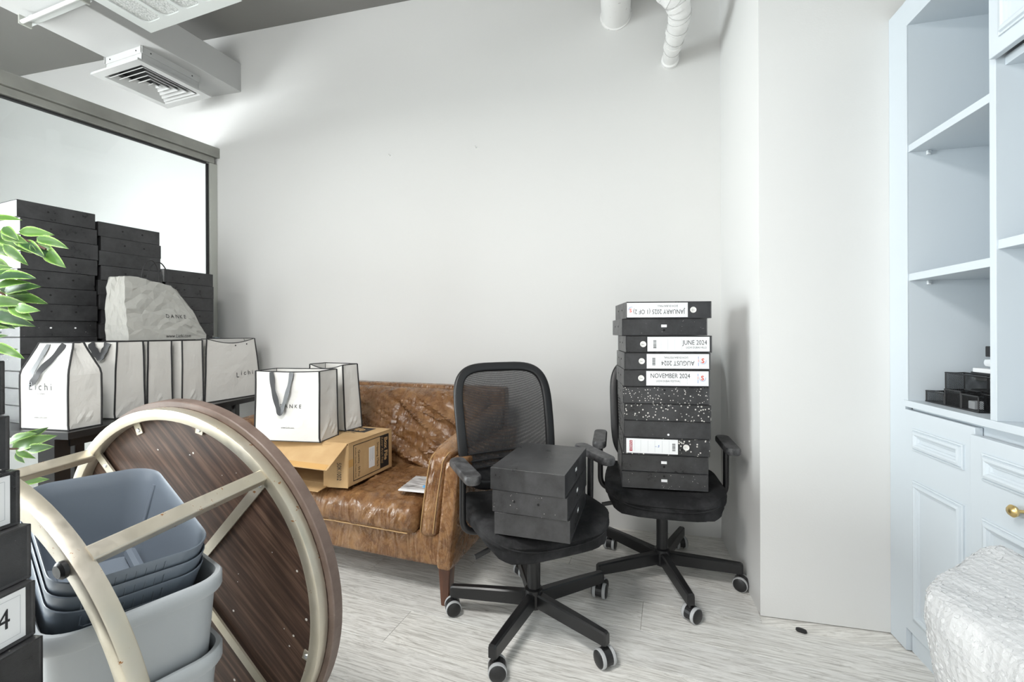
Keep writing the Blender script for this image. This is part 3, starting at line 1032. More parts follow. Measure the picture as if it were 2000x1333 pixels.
        for z0_, z1_, mt_ in ((0.045, 0.055, 'ink_blue'), (0.032, 0.043, 'ink_red'), (0.016, 0.030, 'ink_blue')):
            quad('tiny_print', [(sp(0.862), ys - 0.0007, z0_), (sp(0.866), ys - 0.0007, z0_), (sp(0.866), ys - 0.0007, z1_), (sp(0.862), ys - 0.0007, z1_)], mt_, pl, 0.0002)
        logo(pl, 0.915, 0.0375)
        ring(0.207)
    elif kind == 'november':
        pl = label_plate(0.265, 0.985, (0.42, 0.50, 0.58, 0.66, 0.74))
        quad('paper_slip', [(sp(0.30), ys - 0.0007, 0.014), (sp(0.84), ys - 0.0007, 0.014), (sp(0.84), ys - 0.0007, 0.060), (sp(0.30), ys - 0.0007, 0.060)], 'label_paper', pl, 0.0002)
        write(pl, 'NOVEMBER 2024', 0.0268, 0.312, 0.0365, squash=0.80)
        write(pl, 'LICHI DUBAI FESTIVAL', 0.0102, 0.38, 0.0200, squash=0.95)
        for z0_, z1_, mt_ in ((0.045, 0.055, 'ink_blue'), (0.032, 0.043, 'ink_red'), (0.016, 0.030, 'ink_blue')):
            quad('tiny_print', [(sp(0.862), ys - 0.0007, z0_), (sp(0.866), ys - 0.0007, z0_), (sp(0.866), ys - 0.0007, z1_), (sp(0.862), ys - 0.0007, z1_)], mt_, pl, 0.0002)
        logo(pl, 0.915, 0.0375)
        ring(0.205)
    elif kind == 'ruled':
        pl = label_plate(0.040, 0.640, (0.14, 0.21, 0.295, 0.375, 0.46, 0.54))
        mb = quad('brand_block', [(sp(0.078), ys - 0.0007, 0.012), (sp(0.112), ys - 0.0007, 0.012), (sp(0.112), ys - 0.0007, t - 0.012), (sp(0.078), ys - 0.0007, t - 0.012)], 'ink_maroon', pl, 0.0002)
        write(pl, 'MONARCH', 0.0128, 0.083, t - 0.0135, mt='label_paper', rt=(0, 0, -1), up_=(1, 0, 0), squash=0.60)
        barcode(pl, 0.575)
        text('handwriting', '~ 5', 0.014, (sp(0.37), ys - 0.0007, 0.030), (1, 0, 0.08), (0, 0, 1), 'ink_blue', pl, shear=0.3)
        ring(0.735)
    elif kind == 'foreground':
        pl = label_plate(0.30, 0.972)
        quad('paper_slip', [(sp(0.34), ys - 0.0007, 0.011), (sp(0.956), ys - 0.0007, 0.011), (sp(0.956), ys - 0.0007, t - 0.011), (sp(0.34), ys - 0.0007, t - 0.011)], 'label_grey_line', pl, 0.0001)
        quad('paper_slip', [(sp(0.342), ys - 0.0008, 0.0116), (sp(0.954), ys - 0.0008, 0.0116), (sp(0.954), ys - 0.0008, t - 0.0116), (sp(0.342), ys - 0.0008, t - 0.0116)], 'label_paper', pl, 0.0001)
        if spine:
            text('lettering', spine, 0.036, (sp(0.925), ys - 0.0010, 0.026), (1, 0, 0), (0, 0, 1), 'ink_black', pl, 'RIGHT', 0.0003, 0.8)
    return o


ORD = ['topmost', 'second from top', 'third from top', 'fourth from top', 'fifth from top', 'sixth from top', 'seventh from top', 'eighth from top', 'ninth from top', 'tenth from top', 'eleventh from top', 'twelfth from top', 'bottom']

# --- stack of eleven on the chair by the pillar (listed from the bottom up)
SEAT = 0.446
stack2 = [('sticker_low', 'file_board_dusty', 'lowest black box file resting on the seat of the chair by the pillar'),
          ('sticker', 'file_board_dusty', 'dusty black box file with white sticker, tenth from top on the chair by the pillar'),
          ('ruled', 'file_board_spattered', 'spattered black box file with ruled white label and maroon block'),
          ('hole_low', 'file_board_dusty', 'scratched black box file directly above the ruled label file'),
          ('hole_high', 'file_board_spattered', 'paint spattered black box file, fifth from bottom on the chair by the pillar'),
          ('hole_high', 'file_board_spattered', 'paint spattered black box file directly below the NOVEMBER 2024 file'),
          ('november', 'file_board', 'black box file labelled NOVEMBER 2024'),
          ('august', 'file_board', 'black box file with upside-down AUGUST 2024 label'),
          ('june', 'file_board', 'black box file labelled JUNE 2024'),
          ('sticker', 'file_board_dusty', 'black box file with small white sticker just below the topmost one'),
          ('january', 'file_board', 'topmost black box file with upside-down JANUARY 2025 label')]
dx2 = [-0.006, -0.006, 0.000, 0.004, 0.005, 0.0, 0.004, 0.006, 0.012, -0.004, 0.004]
dr2 = [-10, -10.5, -10, -10, -10.5, -9, -7, -7, -7, -5, -4]
for i, (kd, mt, lab) in enumerate(stack2):
    a = R(dr2[i])
    ux, uy = Vector((math.cos(a), math.sin(a), 0)), Vector((-math.sin(a), math.cos(a), 0))
    spine_c = Vector((0.636, 1.832, 0)) + ux * dx2[i]
    p = spine_c + uy * (FD / 2)
    if kd == 'january':
        p = p + ux * 0.010
    box_file(lab, (p.x, p.y, SEAT + i * (FT - 0.0015 + 0.0016)), a, 'box files stacked on the chair by the pillar', FT - 0.0015, mt, kd)

# --- three on the front chair
a3 = math.atan2(0.944, 0.33)
for i, (kd, mt, lab) in enumerate([('sticker', 'file_board', 'lowest of three glossy black box files on the front office chair'), ('sticker', 'file_board_dusty', 'middle of three black box files on the front office chair'), ('sticker', 'file_board', 'topmost of three black box files on the front office chair')]):
    a = a3 + R((2, 0, -1)[i])
    p = Vector((0.104, 1.556, 0)) + Vector(((0.006, 0.004, 0.0)[i], (0.004, 0.0, -0.004)[i], 0))
    box_file(lab, (p.x, p.y, SEAT + 0.002 + i * (FT + 0.0012)), a, 'box files on the front office chair', FT, mt, kd, hole_mat='hole_black', holes=(i == 1)).scale = (1, 0.885, 1)

# --- three columns on the black table against the glass
TZ = 0.70
ca = math.atan(347 / F)
cdir = Vector((math.sin(ca), math.cos(ca), 0))
cnor = Vector((math.cos(ca), -math.sin(ca), 0))
colbase = Vector((-2.205, 1.975, 0))
LT = 0.0772
random.seed(3)
for col, (s0, n_) in enumerate((((0.0), 13), ((0.292), 13), ((0.590), 10))):
    nm = ('nearest', 'middle', 'farthest')[col]
    for i in range(n_):
        k = n_ - 1 - i
        jx, jy, jr = random.uniform(-0.010, 0.006), random.uniform(-0.006, 0.008), random.uniform(-1.0, 1.0)
        if i == 0:
            jx = jy = jr = 0
        p = colbase + cdir * (s0 + FD / 2 + jy) - cnor * (FW / 2 - jx)
        mt = 'file_board' if i > 5 else ('file_board_dusty' if i % 2 else 'file_board')
        kd = 'white' if (col == 0 and i > 6) or (col == 2 and i == n_ - 1) else 'sticker'
        word = ORD[k] if k < n_ - 1 else 'bottom'
        box_file('black box file, %s of the %s column by the glass partition' % (word, nm), (p.x, p.y, TZ + 0.001 + i * LT * (1, 0.972, 1)[col]), -ca + R(jr), 'box files stacked against the glass partition', LT * (1, 0.972, 1)[col] - 0.0008, mt, kd,
                 hole_mat='label_paper' if (i == 5 and col == 0) else 'hole_black', holes=(i % 3 != 1 or (col == 0 and i in (7, 4))))

# --- leaning stack in the left foreground
fa = math.atan(0.10)
fdir = Vector((math.sin(fa), math.cos(fa), 0))
fnor = Vector((math.cos(fa), -math.sin(fa), 0))
fz = 0.630
fl = ['lowest worn black box file of the stack at the left edge', 'black box file with a white label reading 4 at the left edge', 'plain black box file between the two labelled ones at the left edge', 'black box file with blank white label at the left edge', 'plain black box file, second from top at the left edge', 'topmost black box file of the stack at the left edge']
for i in range(6):
    kd = ('plain', 'foreground', 'plain', 'foreground', 'plain', 'plain')[i]
    far = Vector((-0.6215, 0.585, 0)) - fnor * (0.0112 * i) + fdir * (0.0, 0.0, 0.004, 0.0, -0.003, 0.0)[i]
    p = far - fdir * (FW / 2) - fnor * (FD / 2)
    # spine faces the room (+fnor): local -y -> fnor
    rz = math.atan2(fnor.y, fnor.x) + R(90)
    box_file(fl[i], (p.x, p.y, fz + i * 0.0726), rz, 'box files stacked at the left edge', 0.0718, 'file_board_dusty' if i in (0, 2, 4) else 'file_board', kd, spine='2024' if i == 1 else None, tilt=(0, 0))
st = thing('low_stool', 'dark grey square stool carrying the box files at the left edge', 'stool', (-0.79, 0.40, 0), -fa)
loft('seat_pad', [[Vector((x * s, y * s, z)) for x, y in rrect(0.40, 0.44, 0.04, 4)] for s, z in ((0.95, 0.57), (1.0, 0.585), (1.0, 0.610), (0.985, 0.622), (0.94, 0.629))], 'seat_fabric', st)
for x, y in ((-0.17, -0.19), (0.17, -0.19), (0.17, 0.19), (-0.17, 0.19)):
    tube('leg', [(x, y, 0.57), (x * 1.08, y * 1.08, 0.0)], 0.014, 'nickel', st, 10)
for x in (-0.17, 0.17):
    tube('stretcher', [(x, -0.19, 0.55), (x, 0.19, 0.55)], 0.010, 'nickel', st, 8)

# ------------------------------------------------------------------ office chairs
def office_chair(label, loc, rz, base_phase):
    o = thing('office_chair', label, 'office chair', loc, rz, 'black mesh office chairs')
    lathe('hub', [(0.030, 0.058), (0.034, 0.062), (0.036, 0.105), (0.033, 0.128), (0.024, 0.134)], 'black_steel', o, 24)
    lathe('gas_column', [(0.025, 0.128), (0.025, 0.30), (0.016, 0.302), (0.016, 0.362)], 'black_steel', o, 20)
    for k in range(5):
        a = base_phase - rz + k * 2 * math.pi / 5
        d = Vector((math.cos(a), math.sin(a), 0))
        s = Vector((-d.y, d.x, 0))
        loops = []
        for r, w, zb, zt in ((0.022, 0.017, 0.068, 0.118), (0.05, 0.017, 0.068, 0.118), (0.20, 0.0155, 0.068, 0.116), (0.318, 0.014, 0.069, 0.112), (0.326, 0.012, 0.071, 0.108)):
            c = d * r
            b = 0.005
            loops.append([c + s * (w) + Z3 * zb, c + s * w + Z3 * (zt - b), c + s * (w - b) + Z3 * zt, c - s * (w - b) + Z3 * zt, c - s * w + Z3 * (zt - b), c - s * w + Z3 * zb])
        loft('base_leg', loops, 'black_steel', o, False)
        # caster
        cc = d * 0.309
        fa_ = a + R((40, -65, 25, 120, -20)[k])
        fd = Vector((math.cos(fa_), math.sin(fa_), 0))
        fs = Vector((-fd.y, fd.x, 0))
        hub = cc + fd * 0.010 + Z3 * 0.030
        pts = []
        for q in range(13):
            an = R(-20 + 220 * q / 12)
            pts.append((0.030 * math.cos(an), 0.030 * math.sin(an)))
        pts = pts + [(-0.010, -0.006), (0.012, -0.008)]
        L0 = [hub + fd * x + Z3 * y - fs * 0.013 for x, y in pts]
        L1 = [hub + fd * x + Z3 * y + fs * 0.013 for x, y in pts]
        ca_ = loft('caster', [L0, L1], 'black_plastic', o, False)
        tube('stem', [cc + Z3 * 0.050, cc + Z3 * 0.075], 0.007, 'black_steel', ca_, 10)
        for sd in (-1, 1):
            Mw = Matrix.Translation(hub + fs * sd * 0.0215) @ (fs * sd).to_track_quat('Z', 'Y').to_matrix().to_4x4()
            w_ = lathe('wheel', [(0.0270, -0.0085), (0.0270, 0.006), (0.022, 0.0095), (0.008, 0.0110), (0.001, 0.0110)], 'black_plastic', ca_, 20, Mw)
            lathe('tread', [(0.0270, -0.0085), (0.0295, -0.0078), (0.0300, -0.004), (0.0300, 0.001), (0.0290, 0.004), (0.0270, 0.005)], 'caster_tread', ca_, 24, Mw)
    # seat mechanism, lever
    box('seat_plate', (-0.09, -0.11, 0.352), (0.09, 0.15, 0.376), 'black_steel', o, 0.006)
    sweep('lever', round_corner([(-0.06, -0.06, 0.356), (-0.18, -0.065, 0.350), (-0.255, -0.08, 0.335)], 0.02), circ(0.005, 8), 'black_plastic', o)
    sweep('lever_grip', [(-0.205, -0.070, 0.3445), (-0.262, -0.081, 0.3335)], rect(0.010, 0.018, 0.004), 'black_plastic', o)
    # seat cushion
    bm = rbox_grid(0.500, 0.492, 0.084, 0.036, 14)
    for v in bm.verts:
        x, y, z = v.co
        fx, fy = x / 0.250, y / 0.246
        # superellipse plan
        m_ = (abs(fx) ** 3.2 + abs(fy) ** 3.2) ** (1 / 3.2)
        if m_ > 1:
            x, y = x / m_, y / m_
        front = max(0, -fy)
        z += 0.018 * max(0, abs(fx)) ** 3 - 0.022 * front ** 3 - 0.004 * (1 - fx * fx) * (1 - fy * fy)
        if z < 0:
            x *= 0.97
            y *= 0.97
        v.co = (x, y, z + 0.4005)
    link('seat', from_bm('seat', bm), 'seat_fabric', o, True)
    loop = []
    for k in range(64):
        a = 2 * math.pi * k / 64
        ca_, sa_ = math.cos(a), math.sin(a)
        sg = lambda c: math.copysign(abs(c) ** (2 / 3.2), c)
        fx, fy = sg(ca_), sg(sa_)
        loop.append((0.2485 * fx, 0.2445 * fy, 0.4005 + 0.010 + 0.018 * abs(fx) ** 3 - 0.022 * max(0, -fy) ** 3))
    sweep('seat_piping', loop, circ(0.0028, 6), 'seat_fabric', o, closed=True)
    # backrest: rounded frame, see-through net, slats and lumbar panel
    zc, hw, hh = 0.700, 0.218, 0.256

    def bp(x, z, dy=0.0):
        q = (z - zc) / hh
        return Vector((x * (1 + 0.04 * q), 0.245 + 0.055 * (q + 1) - 0.35 * x * x - 0.018 * (1 - q * q) + 0.045 * 0 + dy, z))

    def outline(sc, k=72, zs=1.0):
        pts = []
        for i in range(k):
            a = 2 * math.pi * i / k
            e = 2 / 4.4
            x = math.copysign(abs(math.cos(a)) ** e, math.cos(a)) * hw * sc
            z = zc + math.copysign(abs(math.sin(a)) ** e, math.sin(a)) * hh * (1 - (1 - sc) * zs)
            pts.append((x, z))
        return pts
    sweep('back_frame', [bp(x, z) for x, z in outline(0.955, zs=0.85)], rrect(0.040, 0.024, 0.009, 3), 'black_plastic', o, True, closed=True, up=Vector((0, 1, 0)))
    rings = [[bp(x, z) for x, z in outline(s_)] for s_ in (0.93, 0.75, 0.5, 0.25, 0.04)]
    vs_ = [v for L in rings for v in L]
    fcs = []
    for i in range(4):
        for j in range(72):
            fcs.append((i * 72 + j, i * 72 + (j + 1) % 72, (i + 1) * 72 + (j + 1) % 72, (i + 1) * 72 + j))
    fcs.append(tuple(4 * 72 + j for j in range(72)))
    link('mesh_back', mesh('mesh_back', vs_, fcs), 'mesh_fabric', o, True)
    for z in (0.592, 0.563, 0.534):
        pth_ = [bp(-0.20 + 0.40 * i / 12, z, -0.004) for i in range(13)]
        sweep('lumbar_slat', pth_, rect(0.012, 0.006, 0.002), 'black_plastic', o, up=Z3)
    pan = [[bp(-0.185 + 0.37 * i / 8, z, 0.012) for i in range(9)] for z in (0.462, 0.485, 0.505, 0.518)]
    vs_ = [v for L in pan for v in L] + [v + Vector((0, 0.012, 0)) for L in pan for v in L]
    fcs = []
    for q in (0, 36):
        for i in range(3):
            for j in range(8):
                fcs.append((q + i * 9 + j, q + i * 9 + j + 1, q + (i + 1) * 9 + j + 1, q + (i + 1) * 9 + j))
    link('lumbar_panel', fix_normals(mesh('lumbar_panel', vs_, fcs)), 'black_plastic', o, True)
    sweep('back_support', smooth_path([(0, 0.10, 0.362), (0, 0.22, 0.362), (0, 0.29, 0.40), (0, 0.30, 0.48), (0, 0.31, 0.56)], 5), rect(0.075, 0.016, 0.004), 'black_steel', o, up=X3)
    # armrests
    for s in (-1, 1):
        path = round_corner([(s * 0.10, 0.03, 0.364), (s * 0.272, 0.03, 0.372), (s * 0.272, 0.025, 0.605)], 0.055, 8)
        sweep('arm_tube', path, circ(0.0125, 12), 'black_steel', o)
        loops = []
        for sc, z in ((0.80, 0.596), (0.97, 0.602), (1.0, 0.612), (0.97, 0.620), (0.85, 0.625)):
            loops.append([Vector((s * 0.272 + x * sc, 0.0 + y * (0.94 + 0.06 * sc) , z - (0.006 if y < -0.05 else 0))) for x, y in rrect(0.062, 0.235, 0.026, 5)])
        loft('arm_pad', loops, 'arm_pad_plastic', o)
    return o


office_chair('black mesh office chair in front, holding three stacked box files', (0.080, 1.683, 0), R(23.0), R(27))
office_chair('black mesh office chair by the pillar under a tall file stack', (0.671, 1.985, 0), R(-13.2), R(54))

# ------------------------------------------------------------------ leather sofa
SO = Vector((-0.246, 1.752, 0))
sofa = thing('leather_sofa', 'worn brown leather sofa against the back wall', 'sofa', SO, -GA)
SW, SDp = 1.42, 0.735


def leather_pad(name, lo_, hi_, r, n_, fn, parent=sofa, amp=0.004, sc=9, seed=1.0):
    lo_, hi_ = Vector(lo_), Vector(hi_)
    c, d = (lo_ + hi_) / 2, hi_ - lo_
    bm = rbox_grid(d.x, d.y, d.z, r, n_)
    bm.normal_update()
    nor = {v: v.normal.copy() for v in bm.verts}
    for v in bm.verts:
        f = Vector((v.co.x / d.x * 2, v.co.y / d.y * 2, v.co.z / d.z * 2))
        p = v.co + c
        p = fn(p, f)
        w = (ridge(p, sc, seed) * 0.5 + nz(p, sc * 2.3, seed) * 0.35 + ridge((p.x * 2.2, p.y, p.z), sc * 1.4, seed + 5) * 0.5)
        v.co = p + nor[v] * amp * w
    return link(name, from_bm(name, bm), 'leather', parent, True)


def ident(p, f):
    return p


# front rail, side and back frames
leather_pad('front_rail', (-SW + 0.06, 0.015, 0.150), (-0.055, 0.075, 0.285), 0.012, 10, ident, amp=0.001, sc=5)
box('seat_deck', (-SW + 0.08, 0.06, 0.17), (-0.08, SDp - 0.08, 0.262), 'leather', sofa, 0.01)


def flare(sgn, x_ref):
    def fn(p, f):
        q = p.copy()
        q.x += sgn * 0.045 * max(0, (p.z - 0.20) / 0.39)
        q.z += 0.006 * math.sin(3 * p.y)
        return q
    return fn


leather_pad('arm_frame', (-0.068, -0.004, 0.150), (0.0, SDp - 0.03, 0.588), 0.016, 16, flare(1, 0), amp=0.0012, sc=5, seed=3)
leather_pad('arm_frame', (-SW, -0.004, 0.150), (-SW + 0.068, SDp - 0.03, 0.588), 0.016, 16, flare(-1, 0), amp=0.0012, sc=5, seed=4)
leather_pad('back_frame', (-SW + 0.02, SDp - 0.075, 0.150), (-0.02, SDp, 0.802), 0.014, 20, ident, amp=0.0012, sc=5, seed=5)


# inner arm cushions: puffy, rising towards the back
def armpad(sgn):
    def fn(p, f):
        q = p.copy()
        yb = (p.y) / 0.60
        top = max(0, (p.z - 0.27) / 0.35)
        q.z += top * (0.085 * max(0, yb) ** 1.3) - 0.020 * top * max(0, 1 - yb * 6)
        q.x += sgn * (0.045 * top) - sgn * 0.014 * math.cos(f.y * 1.5) * math.cos((f.z) * 1.3) * (1 if f.x * sgn < 0 else 0.2)
        q.y -= 0.012 * math.cos(f.z * 1.2) * max(0, -f.y) - 0.02 * top
        return q
    return fn


PADR = leather_pad('arm_cushion', (-0.158, 0.006, 0.265), (-0.066, 0.66, 0.622), 0.038, 22, armpad(1), amp=0.004, sc=6, seed=7)
PADL = leather_pad('arm_cushion', (-SW + 0.066, 0.006, 0.265), (-SW + 0.158, 0.66, 0.622), 0.038, 22, armpad(-1), amp=0.0045, sc=8, seed=8)


def seatfn(p, f):
    q = p.copy()
    if f.z > 0:
        q.z += 0.022 * math.cos(f.x * 1.45) * math.cos(f.y * 1.3) + 0.006 * nz((p.x * 3, p.y * 3, 0), 2.0, 2)
        q.z += 0.008 * max(0, ridge((p.x * 2.4 + p.y * 0.8, p.y * 0.7, 3), 6.0, 1)) ** 3
        q.z += 0.006 * max(0, ridge((p.x * 1.0 - p.y * 1.2, p.y * 1.4, 5), 9.0, 8)) ** 4
    q.y -= 0.014 * max(0, -f.y) * math.cos(f.z * 1.4)
    if f.y < -0.8:
        q.y -= 0.007 * max(0, ridge((p.x * 3.2, p.z * 1.0, 1), 8.0, 1)) ** 2
    return q


leather_pad('seat_cushion', (-SW + 0.160, -0.012, 0.268), (-0.160, 0.560, 0.392), 0.042, 60, seatfn, amp=0.003, sc=5, seed=11)


def backfn(p, f):
    q = p.copy()
    h = (p.z - 0.39) / 0.40
    q.y += 0.15 * h                                    # leans back
    q.y -= 0.035 * math.cos(f.x * 1.5) * math.cos(f.z * 1.4) * (1 if f.y < 0 else 0)
    q.y -= 0.012 * math.sin(p.x * 9 + p.z * 14) * (1 if f.y < 0 else 0) * max(0, 0.6 - h)
    q.z -= 0.030 * max(0, abs(f.x)) ** 4 * h
    if f.y < 0:
        q.y -= 0.034 * max(0, ridge((p.x * 1.3 + p.z * 2.2, p.z * 0.6, 0), 4.0, 4)) ** 2
        q.y -= 0.016 * max(0, ridge((p.x * 1.6 + p.z * 3.0, p.z * 1.2, 1), 7.5, 2)) ** 3
        q.y -= 0.010 * max(0, ridge((p.x * 2.6 - p.z * 1.0, p.z * 1.2, 2), 9.0, 6)) ** 3
    sm_ = math.exp(-((p.x + SW * 0.42) / 0.012) ** 2)      # sewn seam
    q.y += 0.012 * sm_ * (1 if f.y < 0 else 0)
    return q


leather_pad('back_cushion', (-SW + 0.10, 0.455, 0.385), (-0.10, 0.590, 0.785), 0.050, 60, backfn, amp=0.004, sc=4, seed=15)
# stitched seams
sx0, sx1 = -SW + 0.19, -0.19
for z_, y_ in ((0.372, -0.004), (0.282, -0.010)):
    pts = []
    for i in range(60):
        x = sx0 + (sx1 - sx0) * i / 59
        pts.append((x, y_ - 0.014 * math.cos((z_ - 0.33) / 0.062 * 1.4) * 0.55 - 0.0035 + 0.0025 * noise.noise(Vector((x * 20, 0, z_))), z_ + 0.002 * noise.noise(Vector((x * 12, 4, 0)))))
    sweep('seam', pts, circ(0.0026, 6), 'leather_thread', sofa)
for nm_, x_ in (('seam', -0.142), ('seam', -0.083)):
    pts = []
    for i in range(14):
        q = i / 13
        z_ = 0.29 + 0.29 * q
        pts.append((x_ + 0.045 * (z_ - 0.27) / 0.35, 0.010 - 0.012 * math.cos((q - 0.5) * 2) - 0.0035 + 0.02 * (z_ - 0.27) / 0.35, z_))
    for i in range(18):
        q = i / 17
        y_ = 0.045 + 0.44 * q
        pts.append((x_ + 0.045, y_, 0.598 + 0.012 * math.sin(min(1, q * 4) * 1.57) + 0.075 * max(0, y_ / 0.60) ** 1.3))
    sweep(nm_, smooth_path(pts, 3), circ(0.0022, 6), 'leather_thread', sofa)
# tapered wooden feet
for x_, y_ in ((-0.034, 0.030), (-SW + 0.034, 0.030), (-0.034, SDp - 0.06), (-SW + 0.034, SDp - 0.06)):
    loft('leg', [[Vector((x_ + a * s_, y_ + b * s_, z_)) for a, b in rrect(0.052, 0.052, 0.005, 2)] for s_, z_ in ((0.66, 0.0), (0.70, 0.004), (1.0, 0.155))], 'wood_leg', sofa, False)

# magazine lying on the seat beside the arm
SM = frame(SO, GX)
mg = thing('magazine', 'grey and white printed magazine lying on the sofa seat by the arm', 'magazine', SM @ Vector((-0.225, 0.135, 0.4215)), -GA + R(10), rot=(R(-1.5), R(2), -GA + R(10)))
box('pages', (-0.065, -0.08, 0.0), (0.065, 0.12, 0.005), 'label_paper', mg, 0.001)
quad('cover', [(-0.063, -0.062, 0.0052), (0.064, -0.062, 0.0052), (0.064, 0.112, 0.0052), (-0.063, 0.112, 0.0052)], 'magazine_print', mg)
lathe('blue_picture', [(0.026, 0.0058), (0.024, 0.0064), (0.001, 0.0065)], 'blue_print', mg, 14, Matrix.Translation((0.045, -0.01, 0)))

# ------------------------------------------------------------------ black table along the partition
tt = thing('black_table', 'black table with twin legs carrying paper bags and box files', 'table', (0, 0, 0))
TOP = [(-1.795, 1.785), (-1.612, 2.925), (-2.19, 2.925), (-2.60, 2.04), (-2.52, 1.895)]
loft('tabletop', [[Vector((x, y, z)) for x, y in TOP] for z in (TZ - 0.028, TZ)], 'black_steel', tt, False)
for x, y, w in ((-1.888, 1.822, 0.034), (-1.925, 1.945, 0.022), (-1.785, 2.735, 0.024), (-1.738, 2.765, 0.020), (-2.47, 2.02, 0.03), (-2.16, 2.80, 0.02)):
    box('leg', (x - w, y - w, 0), (x + w, y + w, TZ - 0.028), 'black_steel', tt, 0.003)
sweep('apron_rail', [(-1.86, 1.85, TZ - 0.05), (-1.74, 2.76, TZ - 0.05)], rect(0.02, 0.04), 'black_steel', tt, False)


# ------------------------------------------------------------------ paper carrier bags
def paper_bag(label, corner, rz, w, d, h, top_d=0.9, top_w=1.0, pinch=None, seed=1.0, handle=None, writing=(), group='white paper carrier bags', sag=0.0, lean=0.0, holes=False, crease=True, base_z=0.0):
    """corner: where the right front foot of the bag stands"""
    xa = Vector((math.cos(rz), math.sin(rz), 0))
    ya = Vector((-math.sin(rz), math.cos(rz), 0))
    loc = Vector(corner) - xa * (w / 2) + ya * (d / 2)
    o = thing('paper_bag', label, 'paper bag', loc, rz, group)

    def wd(t):
        if pinch is not None:
            q = max(0, (t - pinch) / (1 - pinch))
            return w * (1 - (1 - top_w) * q), d * (1 - (1 - top_d) * min(1, q * 1.05))
        return w * (1 - (1 - top_w) * t), d * (1 - (1 - top_d) * t)

    def pos(side, s, t):
        ww, dd = wd(t)
        z = h * t
        fold = (d - dd) * 0.5
        if side == 0:
            p = Vector((-ww / 2 + ww * s, -dd / 2, z))
            p.z -= sag * math.sin(math.pi * s) * t ** 6
        elif side == 1:
            p = Vector((ww / 2, -dd / 2 + dd * s, z))
            p.x -= fold * (1 - abs(2 * s - 1)) * (1.0 if pinch else 0.8) * t
        elif side == 2:
            p = Vector((ww / 2 - ww * s, dd / 2, z))
        else:
            p = Vector((-ww / 2, dd / 2 - dd * s, z))
            p.x += fold * (1 - abs(2 * s - 1)) * (1.0 if pinch else 0.8) * t
        e = math.sin(math.pi * s) * min(1, t * 5)
        a = 0.006 * e
        disp = nz(p, 9, seed) * a + (ridge(p, 14, seed) - 0.5) * a * 0.4
        nrm = (Vector((0, -1, 0)), Vector((1, 0, 0)), Vector((0, 1, 0)), Vector((-1, 0, 0)))[side]
        if crease and side in (1, 3):
            q = t * h / (d * 0.5)
            disp += 0.004 * max(0, 1 - abs(q - 1 + abs(2 * s - 1)) * 4) * (1 if q < 1 else 0.4)
        p += nrm * disp
        p.x += 0.003 * nz((t * 3, side, 0), 1.0, seed) * t
        p.y += lean * t + 0.004 * nz((t * 2.5, 5, side), 1.0, seed) * t
        return p
    NF, NG, NT_ = 12, 8, 16
    loops = []
    for i in range(NT_ + 1):
        t = i / NT_
        L = []
        for side, nn in ((0, NF), (1, NG), (2, NF), (3, NG)):
            for j in range(nn):
                L.append(pos(side, j / nn, t))
        loops.append(L)
    k = len(loops[0])
    verts = [v for L in loops for v in L]
    faces = [(i * k + j, i * k + (j + 1) % k, (i + 1) * k + (j + 1) % k, (i + 1) * k + j) for i in range(NT_) for j in range(k)]
    faces.append(tuple(reversed(range(k))))
    me = mesh('paper_body', verts, faces)
    body = link('paper_body', me, 'white_paper', o)
    md = body.modifiers.new('thickness', 'SOLIDIFY')
    md.thickness = 0.0012
    md.offset = -1
    for side in range(4):
        pts = [pos(side, 0, i / NT_) + Vector(((-1, -1, 0), (1, -1, 0), (1, 1, 0), (-1, 1, 0))[side]) * 0.0004 for i in range(NT_ + 1)]
        sweep('edge_trim', pts, circ(0.0040, 6), 'trim_black', o)
    sweep('top_trim', loops[-1], circ(0.0024, 6), 'trim_black', o, closed=True)
    sweep('bottom_trim', [v + Vector((0, 0, 0.002)) for v in loops[0]], circ(0.0018, 6), 'trim_black', o, closed=True)
    for s_, size, fx, fz, al in writing:
        def surf(x, z):
            t = min(1, max(0, z / h))
            ww = wd(t)[0]
            return pos(0, min(1, max(0, (x + ww / 2) / ww)), t)
        tx = text('lettering', s_, size, (fx * w, 0, fz * h), (1, 0, 0), (0, 0, 1), 'ink_black', o, al, 0.0)
        for v in tx.data.vertices:
            q = surf(v.co.x, v.co.z)
            v.co.y = q.y - 0.0016
    if handle:
        for (a, b, m_, zlow, wid, out) in handle:          # ribbon hanging over the front panel
            pp = []
            raw = smooth_path([(a, 0, 0.985), (a + (m_ - a) * 0.25, 0, 0.985 + (zlow - 0.985) * 0.40), (a + (m_ - a) * 0.70, 0, 0.985 + (zlow - 0.985) * 0.82), (m_, 0, zlow), (b + (m_ - b) * 0.70, 0, 0.985 + (zlow - 0.985) * 0.82), (b + (m_ - b) * 0.25, 0, 0.985 + (zlow - 0.985) * 0.40), (b, 0, 0.985)], 6)
            for i_, q_ in enumerate(raw):
                t_ = min(1, q_.z)
                ww = wd(t_)[0]
                y_ = pos(0, min(1, max(0, (q_.x * w + ww / 2) / ww)), t_).y
                sw = math.sin(math.pi * i_ / (len(raw) - 1))
                pp.append(Vector((q_.x * w, y_ - 0.004 - out * sw, q_.z * h)))
            sweep('ribbon_handle', pp, rect(wid, 0.0012), 'ribbon', o, True, up=Vector((0, -1, 0)), scale=[0.8 + 0.25 * math.sin(i * 0.5) ** 2 for i in range(len(pp))])
    if holes:
        for x in (0.12, 0.36):
            hole_disc('eyelet', o, pos(0, x + 0.45, 0.93) + Vector((0, -0.001, 0)), (0, -1, 0), 0.0045, 'ink_black')
    return o


